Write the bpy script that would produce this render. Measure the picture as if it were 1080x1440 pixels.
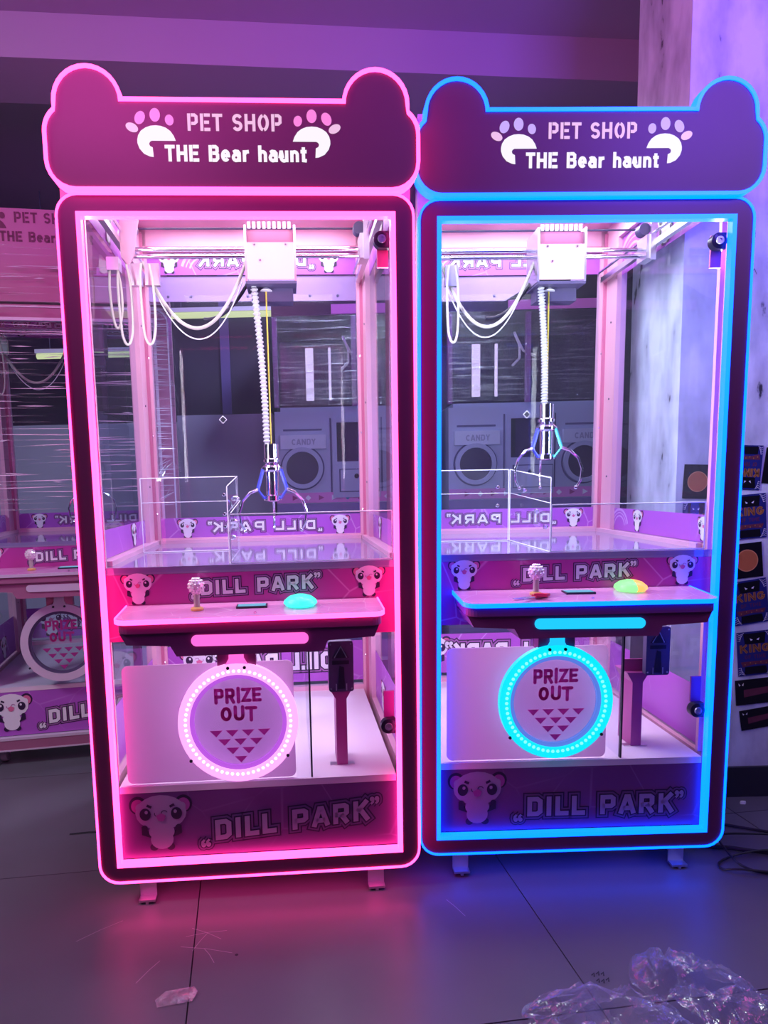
import bpy, math, random
from mathutils import Matrix, Vector
random.seed(4)
for o in list(bpy.data.objects): bpy.data.objects.remove(o)
SC = bpy.context.scene
COL = SC.collection
PI = math.pi
sin, cos = math.sin, math.cos

# ------------------------------------------------------------------ camera
F_PX, PITCH, ROLL, CAM_H, PX, PY = 966.715, 0.118026, -0.023796, 1.09633, 466.05, 794.90
cd = bpy.data.cameras.new('camera')
cam = bpy.data.objects.new('camera', cd); COL.objects.link(cam)
cd.sensor_fit = 'VERTICAL'; cd.sensor_height = 36; cd.lens = F_PX/1440*36
cd.shift_x = (540-PX)/1440; cd.shift_y = (PY-720)/1440
cd.clip_start = 0.02; cd.clip_end = 60
fw = Vector((0, cos(PITCH), -sin(PITCH))); r0 = Vector((1, 0, 0)); u0 = Vector((0, sin(PITCH), cos(PITCH)))
rt = r0*cos(ROLL)+u0*sin(ROLL); up = -r0*sin(ROLL)+u0*cos(ROLL)
m = Matrix((rt, up, -fw)).transposed().to_4x4(); m.translation = (0, 0, CAM_H)
cam.matrix_world = m
SC.camera = cam

# ------------------------------------------------------------------ world, hall lamp and added fills, exposure
w = bpy.data.worlds.new('world'); SC.world = w; w.use_nodes = True
bg = w.node_tree.nodes['Background']; bg.inputs[0].default_value = (0.22, 0.17, 0.48, 1); bg.inputs[1].default_value = 0.10
def area(name, loc, target, size, col, power, sy=None):
    l = bpy.data.lights.new(name, 'AREA'); l.energy = power; l.color = col; l.size = size
    if sy: l.shape = 'RECTANGLE'; l.size_y = sy
    o = bpy.data.objects.new(name, l); COL.objects.link(o); o.location = loc
    o.rotation_euler = (Vector(target)-Vector(loc)).to_track_quat('-Z', 'Y').to_euler()
    return o
area('hall_lamp', (-2.7, 1.0, 2.6), (-1.9, 2.2, 0), 0.5, (0.84, 0.94, 1.0), 38)
area('corner_fill', (2.5, 0.5, 2.5), (1.9, 2.3, 0.6), 0.5, (0.78, 0.80, 1.0), 7)  # unseen fill added for the right wall
area('rear_fill', (0.6, 3.72, 2.95), (0.6, 4.2, 1.0), 0.5, (0.74, 0.80, 1.0), 60)  # fill added to brighten the white cabinets, no lamp hangs there
area('left_front_fill', (-1.2, -0.9, 3.0), (-0.4, 1.8, 2.0), 1.2, (1.0, 0.12, 0.62), 14)  # magenta fill added behind the camera, unseen
area('right_front_fill', (1.6, -0.9, 3.0), (0.8, 1.8, 2.0), 1.2, (0.30, 0.12, 1.0), 9)  # unseen blue-violet fill, added behind the camera
area('left_ceiling_fill', (-0.6, 0.9, 2.3), (-0.4, 2.0, 3.1), 0.5, (1.0, 0.10, 0.66), 19)  # added upward light that tints the ceiling magenta
area('right_ceiling_fill', (1.3, 0.9, 2.3), (1.2, 2.0, 3.1), 0.5, (0.20, 0.10, 1.0), 36)  # added upward light that tints the ceiling blue
vs = SC.view_settings
SC.display_settings.display_device = 'sRGB'
vs.view_transform = 'Standard'; vs.look = 'None'; vs.gamma = 1; vs.exposure = 0.0; vs.use_curve_mapping = False
SC.cycles.max_bounces = 8; SC.cycles.transparent_max_bounces = 24; SC.cycles.glossy_bounces = 4
SC.cycles.caustics_reflective = False; SC.cycles.caustics_refractive = False
SC.cycles.sample_clamp_indirect = 4; SC.cycles.use_denoising = True

# ------------------------------------------------------------------ materials
MATS = {}
def pbr(name, col, rough=0.5, metal=0.0, var=0.08, scale=9.0, bump=0.0, trans=0.0, spec=0.5, stretch=(1, 1, 1)):
    if name in MATS: return MATS[name]
    m = bpy.data.materials.new(name); m.use_nodes = True; nt = m.node_tree; b = nt.nodes['Principled BSDF']
    b.inputs['Roughness'].default_value = rough; b.inputs['Metallic'].default_value = metal
    b.inputs['Specular IOR Level'].default_value = spec
    b.inputs['Transmission Weight'].default_value = trans
    tc = nt.nodes.new('ShaderNodeTexCoord'); mp = nt.nodes.new('ShaderNodeMapping'); nz = nt.nodes.new('ShaderNodeTexNoise')
    mp.inputs['Scale'].default_value = stretch
    nz.inputs['Scale'].default_value = scale; nz.inputs['Detail'].default_value = 5
    nt.links.new(tc.outputs['Object'], mp.inputs[0]); nt.links.new(mp.outputs[0], nz.inputs['Vector'])
    mx = nt.nodes.new('ShaderNodeMix'); mx.data_type = 'RGBA'
    mx.inputs[6].default_value = tuple(c*(1-var) for c in col)+(1,); mx.inputs[7].default_value = tuple(min(1, c*(1+var)) for c in col)+(1,)
    nt.links.new(nz.outputs['Fac'], mx.inputs[0]); nt.links.new(mx.outputs[2], b.inputs['Base Color'])
    if bump:
        bp = nt.nodes.new('ShaderNodeBump'); bp.inputs['Strength'].default_value = bump; bp.inputs['Distance'].default_value = 0.01
        nt.links.new(nz.outputs['Fac'], bp.inputs['Height']); nt.links.new(bp.outputs[0], b.inputs['Normal'])
    MATS[name] = m; return m
def emi(name, col, s, base=(0.03, 0.03, 0.03)):
    if name in MATS: return MATS[name]
    m = bpy.data.materials.new(name); m.use_nodes = True; b = m.node_tree.nodes['Principled BSDF']
    b.inputs['Base Color'].default_value = base+(1,); b.inputs['Emission Color'].default_value = col+(1,); b.inputs['Emission Strength'].default_value = s
    b.inputs['Roughness'].default_value = 0.4
    MATS[name] = m; return m
def clear(name, tint=(0.93, 0.95, 1.0), rough=0.02, haze=0.0, hazecol=(0.8, 0.8, 0.9), refl=1.0):
    """thin clear sheet: see-through, with the reflections and the dust film of a pane"""
    if name in MATS: return MATS[name]
    m = bpy.data.materials.new(name); m.use_nodes = True; nt = m.node_tree; nt.nodes.clear()
    out = nt.nodes.new('ShaderNodeOutputMaterial'); tr = nt.nodes.new('ShaderNodeBsdfTransparent'); gl = nt.nodes.new('ShaderNodeBsdfGlossy')
    df = nt.nodes.new('ShaderNodeBsdfDiffuse'); fr = nt.nodes.new('ShaderNodeFresnel'); mx = nt.nodes.new('ShaderNodeMixShader'); m2 = nt.nodes.new('ShaderNodeMixShader')
    mu = nt.nodes.new('ShaderNodeMath'); mu.operation = 'MULTIPLY'; mu.inputs[1].default_value = refl
    tr.inputs[0].default_value = tint+(1,); gl.inputs['Roughness'].default_value = rough; df.inputs[0].default_value = hazecol+(1,)
    fr.inputs[0].default_value = 1.45
    gm = nt.nodes.new('ShaderNodeNewGeometry'); sb = nt.nodes.new('ShaderNodeMath'); sb.operation = 'SUBTRACT'; sb.inputs[0].default_value = 1; m3 = nt.nodes.new('ShaderNodeMath'); m3.operation = 'MULTIPLY'
    nt.links.new(gm.outputs['Backfacing'], sb.inputs[1]); nt.links.new(fr.outputs[0], mu.inputs[0]); nt.links.new(mu.outputs[0], m3.inputs[0]); nt.links.new(sb.outputs[0], m3.inputs[1]); nt.links.new(m3.outputs[0], mx.inputs[0]); nt.links.new(tr.outputs[0], mx.inputs[1]); nt.links.new(gl.outputs[0], mx.inputs[2])
    tc = nt.nodes.new('ShaderNodeTexCoord'); nz = nt.nodes.new('ShaderNodeTexNoise'); nz.inputs['Scale'].default_value = 3.0; nz.inputs['Detail'].default_value = 6
    ml = nt.nodes.new('ShaderNodeMath'); ml.operation = 'MULTIPLY'; ml.inputs[1].default_value = haze*2
    nt.links.new(tc.outputs['Object'], nz.inputs['Vector']); nt.links.new(nz.outputs['Fac'], ml.inputs[0])
    nt.links.new(ml.outputs[0], m2.inputs[0]); nt.links.new(mx.outputs[0], m2.inputs[1]); nt.links.new(df.outputs[0], m2.inputs[2])
    nt.links.new(m2.outputs[0], out.inputs[0]); MATS[name] = m; return m
def film(name, col=(0.9, 0.9, 1.0), sx=1.2, sz=60.0, lo=0.5, hi=0.78, base=0.06, amt=0.75, rough=0.12, gloss=0.55):
    """stretch film: clear with streaky creases that catch the light"""
    if name in MATS: return MATS[name]
    m = bpy.data.materials.new(name); m.use_nodes = True; nt = m.node_tree; nt.nodes.clear(); N = nt.nodes.new; L = nt.links.new
    out = N('ShaderNodeOutputMaterial'); tr = N('ShaderNodeBsdfTransparent'); gl = N('ShaderNodeBsdfGlossy'); df = N('ShaderNodeBsdfTranslucent'); dd = N('ShaderNodeBsdfDiffuse')
    gl.inputs['Roughness'].default_value = rough
    df.inputs[0].default_value = col+(1,); dd.inputs[0].default_value = col+(1,)
    tc = N('ShaderNodeTexCoord'); mp = N('ShaderNodeMapping'); mp.inputs['Scale'].default_value = (sx, sx, sz)
    nz = N('ShaderNodeTexNoise'); nz.inputs['Scale'].default_value = 1.0; nz.inputs['Detail'].default_value = 5; nz.inputs['Roughness'].default_value = 0.65
    rp = N('ShaderNodeMapRange'); rp.inputs[1].default_value = lo; rp.inputs[2].default_value = hi; rp.inputs[3].default_value = base; rp.inputs[4].default_value = amt
    bp = N('ShaderNodeBump'); bp.inputs['Strength'].default_value = 0.9; bp.inputs['Distance'].default_value = 0.02
    L(tc.outputs['Object'], mp.inputs[0]); L(mp.outputs[0], nz.inputs['Vector']); L(nz.outputs['Fac'], rp.inputs[0]); L(nz.outputs['Fac'], bp.inputs['Height']); L(bp.outputs[0], gl.inputs['Normal'])
    a = N('ShaderNodeMixShader'); a.inputs[0].default_value = 0.5; L(df.outputs[0], a.inputs[1]); L(dd.outputs[0], a.inputs[2])
    b = N('ShaderNodeMixShader'); b.inputs[0].default_value = gloss; L(a.outputs[0], b.inputs[1]); L(gl.outputs[0], b.inputs[2])
    c = N('ShaderNodeMixShader'); L(rp.outputs[0], c.inputs[0]); L(tr.outputs[0], c.inputs[1]); L(b.outputs[0], c.inputs[2]); L(c.outputs[0], out.inputs[0])
    MATS[name] = m; return m
def network(name, col, line, rough=0.35, scale=6.0, fade=0.35):
    """printed panel: flat colour with a thin pale web of straight lines"""
    if name in MATS: return MATS[name]
    m = bpy.data.materials.new(name); m.use_nodes = True; nt = m.node_tree; b = nt.nodes['Principled BSDF']; N = nt.nodes.new; L = nt.links.new
    b.inputs['Roughness'].default_value = rough
    tc = N('ShaderNodeTexCoord'); vo = N('ShaderNodeTexVoronoi'); vo.feature = 'DISTANCE_TO_EDGE'; vo.inputs['Scale'].default_value = scale
    L(tc.outputs['Object'], vo.inputs['Vector'])
    rp = N('ShaderNodeMapRange'); rp.inputs[1].default_value = 0.004; rp.inputs[2].default_value = 0.016; rp.inputs[3].default_value = fade; rp.inputs[4].default_value = 0
    nz = N('ShaderNodeTexNoise'); nz.inputs['Scale'].default_value = 2.5; L(tc.outputs['Object'], nz.inputs['Vector'])
    ad = N('ShaderNodeMath'); ad.operation = 'MULTIPLY'; r2 = N('ShaderNodeMapRange'); r2.inputs[1].default_value = 0.45; r2.inputs[2].default_value = 0.55
    L(nz.outputs['Fac'], r2.inputs[0]); L(vo.outputs['Distance'], rp.inputs[0]); L(rp.outputs[0], ad.inputs[0]); L(r2.outputs[0], ad.inputs[1])
    mx = N('ShaderNodeMix'); mx.data_type = 'RGBA'; mx.inputs[6].default_value = col+(1,); mx.inputs[7].default_value = line+(1,)
    L(ad.outputs[0], mx.inputs[0]); L(mx.outputs[2], b.inputs['Base Color']); MATS[name] = m; return m

PLUM = pbr('plum acrylic', (0.135, 0.020, 0.090), 0.45, var=0.05)
PLUMS = pbr('plum sign acrylic', (0.125, 0.045, 0.085), 0.5, var=0.05)
PLUMB = pbr('plum panel', (0.24, 0.045, 0.19), 0.4, var=0.05)
STEEL = pbr('pink steel', (0.80, 0.42, 0.56), 0.42, var=0.03)
STEELD = pbr('deep pink steel', (0.55, 0.16, 0.30), 0.45, var=0.04)
MAG = pbr('magenta steel', (0.42, 0.06, 0.28), 0.4, var=0.04)
DECAL = network('purple print', (0.42, 0.10, 0.56), (0.85, 0.6, 0.95))
DECALF = network('magenta print', (0.50, 0.055, 0.33), (0.9, 0.5, 0.85))
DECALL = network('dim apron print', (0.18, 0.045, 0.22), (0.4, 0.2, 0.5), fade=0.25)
DECKM = pbr('glossy grey deck', (0.30, 0.25, 0.40), 0.07, var=0.05, spec=1.0)
DECKL = pbr('white lower deck', (0.83, 0.70, 0.80), 0.5, var=0.03, scale=3)
FROST = pbr('frosted white acrylic', (0.86, 0.62, 0.84), 0.35, var=0.08, scale=2.5)
nt = FROST.node_tree; tl_ = nt.nodes.new('ShaderNodeBsdfTranslucent'); tl_.inputs[0].default_value = (.95, .72, .92, 1); mf = nt.nodes.new('ShaderNodeMixShader'); mf.inputs[0].default_value = .5
nt.links.new(nt.nodes['Principled BSDF'].outputs[0], mf.inputs[1]); nt.links.new(tl_.outputs[0], mf.inputs[2]); nt.links.new(mf.outputs[0], nt.nodes['Material Output'].inputs[0])
def sheer(name, col):
    m_ = pbr(name, col, .5, var=.06); nt_ = m_.node_tree; t_ = nt_.nodes.new('ShaderNodeBsdfTranslucent'); t_.inputs[0].default_value = col+(1,); x_ = nt_.nodes.new('ShaderNodeMixShader'); x_.inputs[0].default_value = .6
    nt_.links.new(nt_.nodes['Principled BSDF'].outputs[0], x_.inputs[1]); nt_.links.new(t_.outputs[0], x_.inputs[2]); nt_.links.new(x_.outputs[0], nt_.nodes['Material Output'].inputs[0]); return m_
SHM = sheer('sheer magenta ink', (.72, .07, .42)); SHP = sheer('sheer pale ink', (.97, .80, .95)); SHV = sheer('sheer violet ink', (.70, .20, .60))
CONS = network('pink console print', (0.66, 0.27, 0.56), (0.95, 0.80, 0.95), rough=0.2, scale=14, fade=0.3)
CHROME = pbr('chrome', (0.85, 0.85, 0.92), 0.12, 1.0, var=0.03)
ALU = pbr('brushed aluminium', (0.70, 0.68, 0.74), 0.32, 1.0, var=0.06, scale=30)
BLACK = pbr('black plastic', (0.016, 0.015, 0.035), 0.35, var=0.2)
DKGREY = pbr('dark moulded plastic', (0.085, 0.070, 0.15), 0.42, var=0.15, scale=25)
WHITE = pbr('white plastic', (0.82, 0.82, 0.86), 0.4, var=0.03)
CREAM = pbr('cream cable', (0.46, 0.42, 0.38), 0.4, var=0.05)
YELLOW = pbr('yellow cord', (0.75, 0.62, 0.08), 0.5, var=0.05)
GLASS = clear('clear glass', haze=0.012, refl=0.9)
GLASSB = clear('clear back glass', haze=0.012, refl=0.22)
GLASSF = clear('clear door glass', haze=0.004, refl=0.6)
ACRYL = clear('clear acrylic', tint=(0.96, 0.97, 1.0), haze=0.015, refl=1.0)
EDGE = pbr('painted edge light', (0.95, 0.93, 1.0), 0.3, var=0.02)  # near-white base stands in for light piped out of the edges
INK = pbr('dark plum ink', (0.030, 0.010, 0.055), 0.5, var=0.05)
INKM = pbr('mid violet ink', (0.36, 0.14, 0.40), 0.5, var=0.05)
INKW = pbr('white ink', (0.82, 0.80, 0.88), 0.5, var=0.03)
INKP = pbr('pink ink', (0.70, 0.16, 0.34), 0.5, var=0.05)
INKV = pbr('violet ink', (0.36, 0.06, 0.32), 0.5, var=0.05)
INKMAG = pbr('magenta ink', (0.36, 0.035, 0.23), 0.5, var=0.12, scale=20)
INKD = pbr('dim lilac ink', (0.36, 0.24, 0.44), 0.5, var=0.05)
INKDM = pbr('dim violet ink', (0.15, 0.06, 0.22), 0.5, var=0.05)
INKPALE = pbr('pale pink ink', (.74, .44, .70), .5, var=.04)
INKGH = pbr('pale arc ink', (0.62, 0.36, 0.74), 0.5, var=0.05)
LEDW = emi('white led', (0.93, 0.90, 1.0), 3.0)

# ------------------------------------------------------------------ mesh builder
class MB:
    def __init__(s): s.v = []; s.f = []; s.mi = []; s.m = []; s.cur = 0
    def mat(s, m):
        if m not in s.m: s.m.append(m)
        s.cur = s.m.index(m); return s
    def add(s, vs_, fs):
        b = len(s.v); s.v += [tuple(p) for p in vs_]
        for f in fs: s.f.append([b+i for i in f]); s.mi.append(s.cur)
        return s
    def box(s, x0, x1, y0, y1, z0, z1):
        return s.add([(x, y, z) for x in (x0, x1) for y in (y0, y1) for z in (z0, z1)],
                     [(0, 1, 3, 2), (4, 6, 7, 5), (0, 4, 5, 1), (2, 3, 7, 6), (0, 2, 6, 4), (1, 5, 7, 3)])
    def hexa(s, lo, hi):   # two quads (same winding)
        return s.add(list(lo)+list(hi), [(3, 2, 1, 0), (4, 5, 6, 7), (0, 1, 5, 4), (1, 2, 6, 5), (2, 3, 7, 6), (3, 0, 4, 7)])
    def prism(s, poly, fn0, fn1):
        n = len(poly)
        return s.add([fn0(*p) for p in poly]+[fn1(*p) for p in poly], [tuple(range(n))[::-1], tuple(range(n, 2*n))]+[(i, (i+1) % n, n+(i+1) % n, n+i) for i in range(n)])
    def ring(s, outer, inner, fn0, fn1):
        """band between two outlines with the same number of points, given thickness"""
        n = len(outer); V = [fn0(*p) for p in outer]+[fn0(*p) for p in inner]+[fn1(*p) for p in outer]+[fn1(*p) for p in inner]; F = []
        for i in range(n):
            j = (i+1) % n
            F += [(i, j, n+j, n+i), (2*n+i, 3*n+i, 3*n+j, 2*n+j), (i, 2*n+i, 2*n+j, j), (n+i, n+j, 3*n+j, 3*n+i)]
        return s.add(V, F)
    def tube(s, pts, r, n=10, caps=True, rf=None):
        P = [Vector(p) for p in pts]; V = []; F = []; prev = None
        for i, p in enumerate(P):
            d = (P[min(i+1, len(P)-1)]-P[max(i-1, 0)]).normalized()
            if prev is None:
                a = Vector((0, 0, 1)) if abs(d.z) < .9 else Vector((1, 0, 0)); x = d.cross(a).normalized()
            else: x = (prev-d*prev.dot(d)).normalized()
            prev = x; y = d.cross(x); rr = rf(i/(len(P)-1)) if rf else r
            for k in range(n):
                a = 2*PI*k/n; V.append(p+(x*cos(a)+y*sin(a))*rr)
        for i in range(len(P)-1):
            for k in range(n): F.append((i*n+k, i*n+(k+1) % n, (i+1)*n+(k+1) % n, (i+1)*n+k))
        if caps: F += [tuple(range(n))[::-1], tuple(range((len(P)-1)*n, len(P)*n))]
        return s.add(V, F)
    def lathe(s, prof, c, axis='z', n=24):
        """prof: (radius, height) list along the axis"""
        V = []; F = []
        for r, h in prof:
            for k in range(n):
                a = 2*PI*k/n; x, y = r*cos(a), r*sin(a)
                V.append({'z': (c[0]+x, c[1]+y, c[2]+h), 'y': (c[0]+x, c[1]+h, c[2]+y), 'x': (c[0]+h, c[1]+x, c[2]+y)}[axis])
        for i in range(len(prof)-1):
            for k in range(n): F.append((i*n+k, i*n+(k+1) % n, (i+1)*n+(k+1) % n, (i+1)*n+k))
        F += [tuple(range(n))[::-1], tuple(range((len(prof)-1)*n, len(prof)*n))]
        return s.add(V, F)
    def ball(s, c, r, n=12, sz=1.0): return s.lathe([(max(1e-4, r*sin(PI*i/8)), -r*sz*cos(PI*i/8)) for i in range(9)], c, 'z', n)
    # flat print on a plane: fn(a, b, layer) -> point
    def disc(s, fn, a, b, ra, rb, lay, rot=0, n=20):
        pts = [(ra*cos(2*PI*k/n), rb*sin(2*PI*k/n)) for k in range(n)]
        return s.add([fn(a+x*cos(rot)-y*sin(rot), b+x*sin(rot)+y*cos(rot), lay) for x, y in pts], [tuple(range(n))])
    def poly(s, fn, pts, lay): return s.add([fn(a, b, lay) for a, b in pts], [tuple(range(len(pts)))])
    def stroke(s, fn, pts, w_, lay, closed=False, cap=0.0, rnd=False):
        P = [Vector(p) for p in pts]
        if closed: P = P+[P[0]]
        n = len(P); L = []; R = []
        for i in range(n):
            if closed and i in (0, n-1): d0 = (P[n-1]-P[n-2]).normalized(); d1 = (P[1]-P[0]).normalized()
            else:
                d1 = (P[i+1]-P[i]).normalized() if i < n-1 else (P[i]-P[i-1]).normalized()
                d0 = (P[i]-P[i-1]).normalized() if i > 0 else d1
            n0 = Vector((-d0.y, d0.x)); n1 = Vector((-d1.y, d1.x)); m_ = n0+n1
            if m_.length < .2: m_ = n1.copy()
            m_.normalize(); k = (w_/2)/max(.55, m_.dot(n1)); q = P[i]
            if not closed and cap:
                if i == 0: q = q-d1*cap
                if i == n-1: q = q+d0*cap
            L.append(q+m_*k); R.append(q-m_*k)
        V = []; F = []
        for i in range(n): V += [fn(L[i].x, L[i].y, lay), fn(R[i].x, R[i].y, lay)]
        for i in range(n-1): F.append((2*i, 2*i+1, 2*i+3, 2*i+2))
        s.add(V, F)
        if rnd:
            for q in P: s.disc(fn, q.x, q.y, w_/2, w_/2, lay+.3, n=12)
        return s
    def build(s, name, parent=None, smooth=False, mat=None):
        me = bpy.data.meshes.new(name); me.from_pydata(s.v, [], s.f)
        for m_ in s.m: me.materials.append(m_)
        if mat: me.materials.append(mat)
        for p, i in zip(me.polygons, s.mi): p.material_index = i if s.m else 0
        if smooth:
            me.polygons.foreach_set('use_smooth', [True]*len(me.polygons))
            me.set_sharp_from_angle(angle=math.radians(38))
        me.validate(); me.update()
        o = bpy.data.objects.new(name, me); COL.objects.link(o)
        if parent: o.parent = parent
        return o
def tag(o, label=None, cat=None, group=None, kind=None):
    if label: o['label'] = label
    if cat: o['category'] = cat
    if group: o['group'] = group
    if kind: o['kind'] = kind
    return o
def empty(name, loc=(0, 0, 0), rz=0, ry=0):
    o = bpy.data.objects.new(name, None); COL.objects.link(o); o.location = loc; o.rotation_euler = (0, ry, rz); o.empty_display_size = .1
    return o
def arc(cx, cy, r, a0, a1, n=8, ry=None):
    ry = r if ry is None else ry
    return [(cx+r*cos(math.radians(a0+(a1-a0)*i/n)), cy+ry*sin(math.radians(a0+(a1-a0)*i/n))) for i in range(n+1)]
def rrect(x0, x1, z0, z1, r, n=6):
    return arc(x1-r, z1-r, r, 0, 90, n)+arc(x0+r, z1-r, r, 90, 180, n)+arc(x0+r, z0+r, r, 180, 270, n)+arc(x1-r, z0+r, r, 270, 360, n)

def spl(pts, k=8):
    P = [Vector(p) for p in pts]; out_ = []
    for i in range(len(P)-1):
        a, b, c, d = P[max(i-1, 0)], P[i], P[i+1], P[min(i+2, len(P)-1)]
        for t in range(k):
            t /= k; out_.append(.5*((2*b)+(c-a)*t+(2*a-5*b+4*c-d)*t*t+(3*b-a-3*c+d)*t**3))
    return out_+[P[-1]]

# ------------------------------------------------------------------ lettering: single-stroke glyphs, cap height 1
G = {
 'D': (.62, [([(.1, .1), (.1, .9), (.40, .9), (.52, .78), (.52, .22), (.40, .1)], 1)]),
 'I': (.22, [([(.11, 0), (.11, 1)], 0)]),
 'L': (.52, [([(.1, 1), (.1, .1), (.52, .1)], 0)]),
 'P': (.62, [([(.1, 0), (.1, .9), (.44, .9), (.52, .82), (.52, .5), (.44, .42), (.1, .42)], 0)]),
 'A': (.66, [([(.07, 0), (.29, .9), (.37, .9), (.59, 0)], 0), ([(.18, .28), (.48, .28)], 0)]),
 'R': (.64, [([(.1, 0), (.1, .9), (.44, .9), (.52, .82), (.52, .52), (.44, .44), (.1, .44)], 0), ([(.32, .44), (.54, 0)], 0)]),
 'K': (.64, [([(.1, 0), (.1, 1)], 0), ([(.53, 1), (.17, .5)], 0), ([(.25, .62), (.56, 0)], 0)]),
 'Z': (.60, [([(.06, .9), (.52, .9), (.09, .1), (.55, .1)], 0)]),
 'E': (.56, [([(.52, .9), (.1, .9), (.1, .1), (.52, .1)], 0), ([(.1, .5), (.46, .5)], 0)]),
 'O': (.66, [(arc(.33, .5, .23, 0, 345, 18, .40), 1)]),
 'U': (.64, [([(.1, 1), (.1, .35)]+arc(.32, .33, .22, 180, 360, 10, .23)+[(.54, 1)], 0)]),
 'T': (.56, [([(0, .9), (.56, .9)], 0), ([(.28, .9), (.28, 0)], 0)]),
 'S': (.58, [(arc(.29, .70, .19, 20, 250, 12, .20)+arc(.29, .30, .19, 80, -160, 12, .20), 0)]),
 'H': (.62, [([(.1, 0), (.1, 1)], 0), ([(.52, 0), (.52, 1)], 0), ([(.1, .5), (.52, .5)], 0)]),
 'B': (.60, [([(.1, .1), (.1, .9), (.38, .9)]+arc(.36, .71, .14, 80, -80, 6, .19)+[(.15, .52)], 0), ([(.15, .52)]+arc(.38, .31, .14, 80, -80, 6, .21)+[(.1, .1)], 0)]),
 'e': (.54, [([(.12, .37), (.44, .37)]+arc(.27, .37, .17, 8, 318, 14, .27), 0)]),
 'a': (.52, [(arc(.24, .26, .16, 0, 350, 12, .18), 1), ([(.08, .58), (.2, .64), (.34, .62), (.42, .52), (.42, .0)], 0)]),
 'r': (.36, [([(.1, 0), (.1, .7)], 0), ([(.1, .45), (.2, .6), (.36, .62)], 0)]),
 'h': (.52, [([(.1, 0), (.1, 1)], 0), ([(.1, .42)]+arc(.26, .44, .16, 150, 0, 7, .18)+[(.42, 0)], 0)]),
 'u': (.52, [([(.1, .7), (.1, .25)]+arc(.26, .25, .16, 180, 330, 7, .18), 0), ([(.42, .7), (.42, 0)], 0)]),
 'n': (.52, [([(.1, 0), (.1, .7)], 0), ([(.1, .42)]+arc(.26, .44, .16, 150, 0, 7, .18)+[(.42, 0)], 0)]),
 't': (.36, [([(.16, .9), (.16, .1), (.34, .08)], 0), ([(.0, .64), (.34, .64)], 0)]),
 'C': (.62, [(arc(.34, .5, .24, 45, 315, 14, .40), 0)]),
 'G': (.66, [(arc(.34, .5, .24, 45, 320, 14, .40)+[(.56, .45), (.36, .45)], 0)]),
 'N': (.64, [([(.1, 0), (.1, 1)], 0), ([(.54, 0), (.54, 1)], 0), ([(.12, .94), (.52, .06)], 0)]),
 'M': (.76, [([(.1, 0), (.1, .95), (.38, .4), (.66, .95), (.66, 0)], 0)]),
 'F': (.54, [([(.52, .9), (.1, .9), (.1, 0)], 0), ([(.1, .5), (.44, .5)], 0)]),
 'Y': (.60, [([(.05, 1), (.3, .5), (.55, 1)], 0), ([(.3, .5), (.3, 0)], 0)]),
 'Q': (.66, [(arc(.33, .5, .23, 0, 345, 16, .40), 1), ([(.4, .3), (.6, 0)], 0)]),
 # stencil letters: the stem stands apart from the arms
 '1': (.60, [([(.1, 0), (.1, 1)], 0), ([(.22, .91), (.40, .91), (.50, .82), (.50, .52), (.40, .43), (.22, .43)], 0)]),
 '2': (.58, [([(.1, 0), (.1, 1)], 0), ([(.23, .91), (.56, .91)], 0), ([(.23, .5), (.50, .5)], 0), ([(.23, .09), (.56, .09)], 0)]),
 '3': (.60, [([(.1, 0), (.1, 1)], 0), ([(.22, .91), (.40, .91), (.49, .82), (.49, .62), (.42, .53), (.22, .52)], 0), ([(.22, .52), (.42, .52), (.51, .42), (.51, .2), (.42, .09), (.22, .09)], 0)]),
 '4': (.66, [(arc(.33, .5, .22, 97, 263, 10, .41), 0), (arc(.33, .5, .22, 83, -83, 10, .41), 0)]),
}
SPACE = .34
def text_width(t, gap=.1):
    return sum((SPACE if c == ' ' else G[c][0])+gap for c in t)-gap
def text(mb, fn, t, x, y, h, wd, layers, gap=.1, sx=1.0, rnd=False, slant=0.0):
    """layers: (material, stroke width in cap heights); lowest first"""
    for li, (mt, sw) in enumerate(layers):
        mb.mat(mt); cx = x
        for c in t:
            if c == ' ': cx += SPACE*h*sx+gap*h*sx; continue
            gw, ss = G[c]
            for pts, cl in ss:
                q = [(cx+(p[0]+(p[1])*slant)*h*sx, y+p[1]*h) for p in pts]
                mb.stroke(fn, q, sw*h, li, bool(cl), cap=max(0, (sw-wd)*h/2), rnd=rnd)
            cx += (gw+gap)*h*sx
def quotes(mb, fn, x, y, h, layers, opening):
    for li, (mt, sw) in enumerate(layers):
        mb.mat(mt); e = (sw-.2)*h*.45
        for k in (0, 1):
            a = x+k*.24*h
            q = [(a, y+.10*h), (a+.02*h, y+.26*h), (a+.12*h, y+.36*h)] if opening else [(a+.13*h, y+.26*h), (a+.11*h, y+.10*h), (a+.01*h, y)]
            c_ = (a+.075*h, y+.10*h) if opening else (a+.065*h, y+.26*h)
            mb.disc(fn, c_[0], c_[1], .095*h+e, .10*h+e, li, n=12); mb.stroke(fn, q, .08*h+2*e, li); continue
            mb.poly(fn, p, li)
def dill_park(parent, fn, x, y, h, total, dim=False, rise=0.0, opening=True, closing=True, name='lettering'):
    """double outlined block lettering with quotation marks"""
    mb = MB(); ls = [(INK, .68), (INKM, .56), (INK, .38), (INKW, .25)]
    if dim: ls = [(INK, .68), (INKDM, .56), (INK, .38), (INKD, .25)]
    tw = text_width('DILL PARK', .14)*h; sx = total/tw
    f2 = lambda a, b, l: fn(a, b+(a-x)*rise, l)
    text(mb, f2, 'DILL PARK', x, y, h, .2, ls, gap=.14, sx=sx)
    if opening: quotes(mb, f2, x-.66*h, y-.28*h, h, ls, True)
    if closing: quotes(mb, f2, x+total+.05*h, y+.78*h, h, ls, False)
    return mb.build(name, parent)
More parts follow.
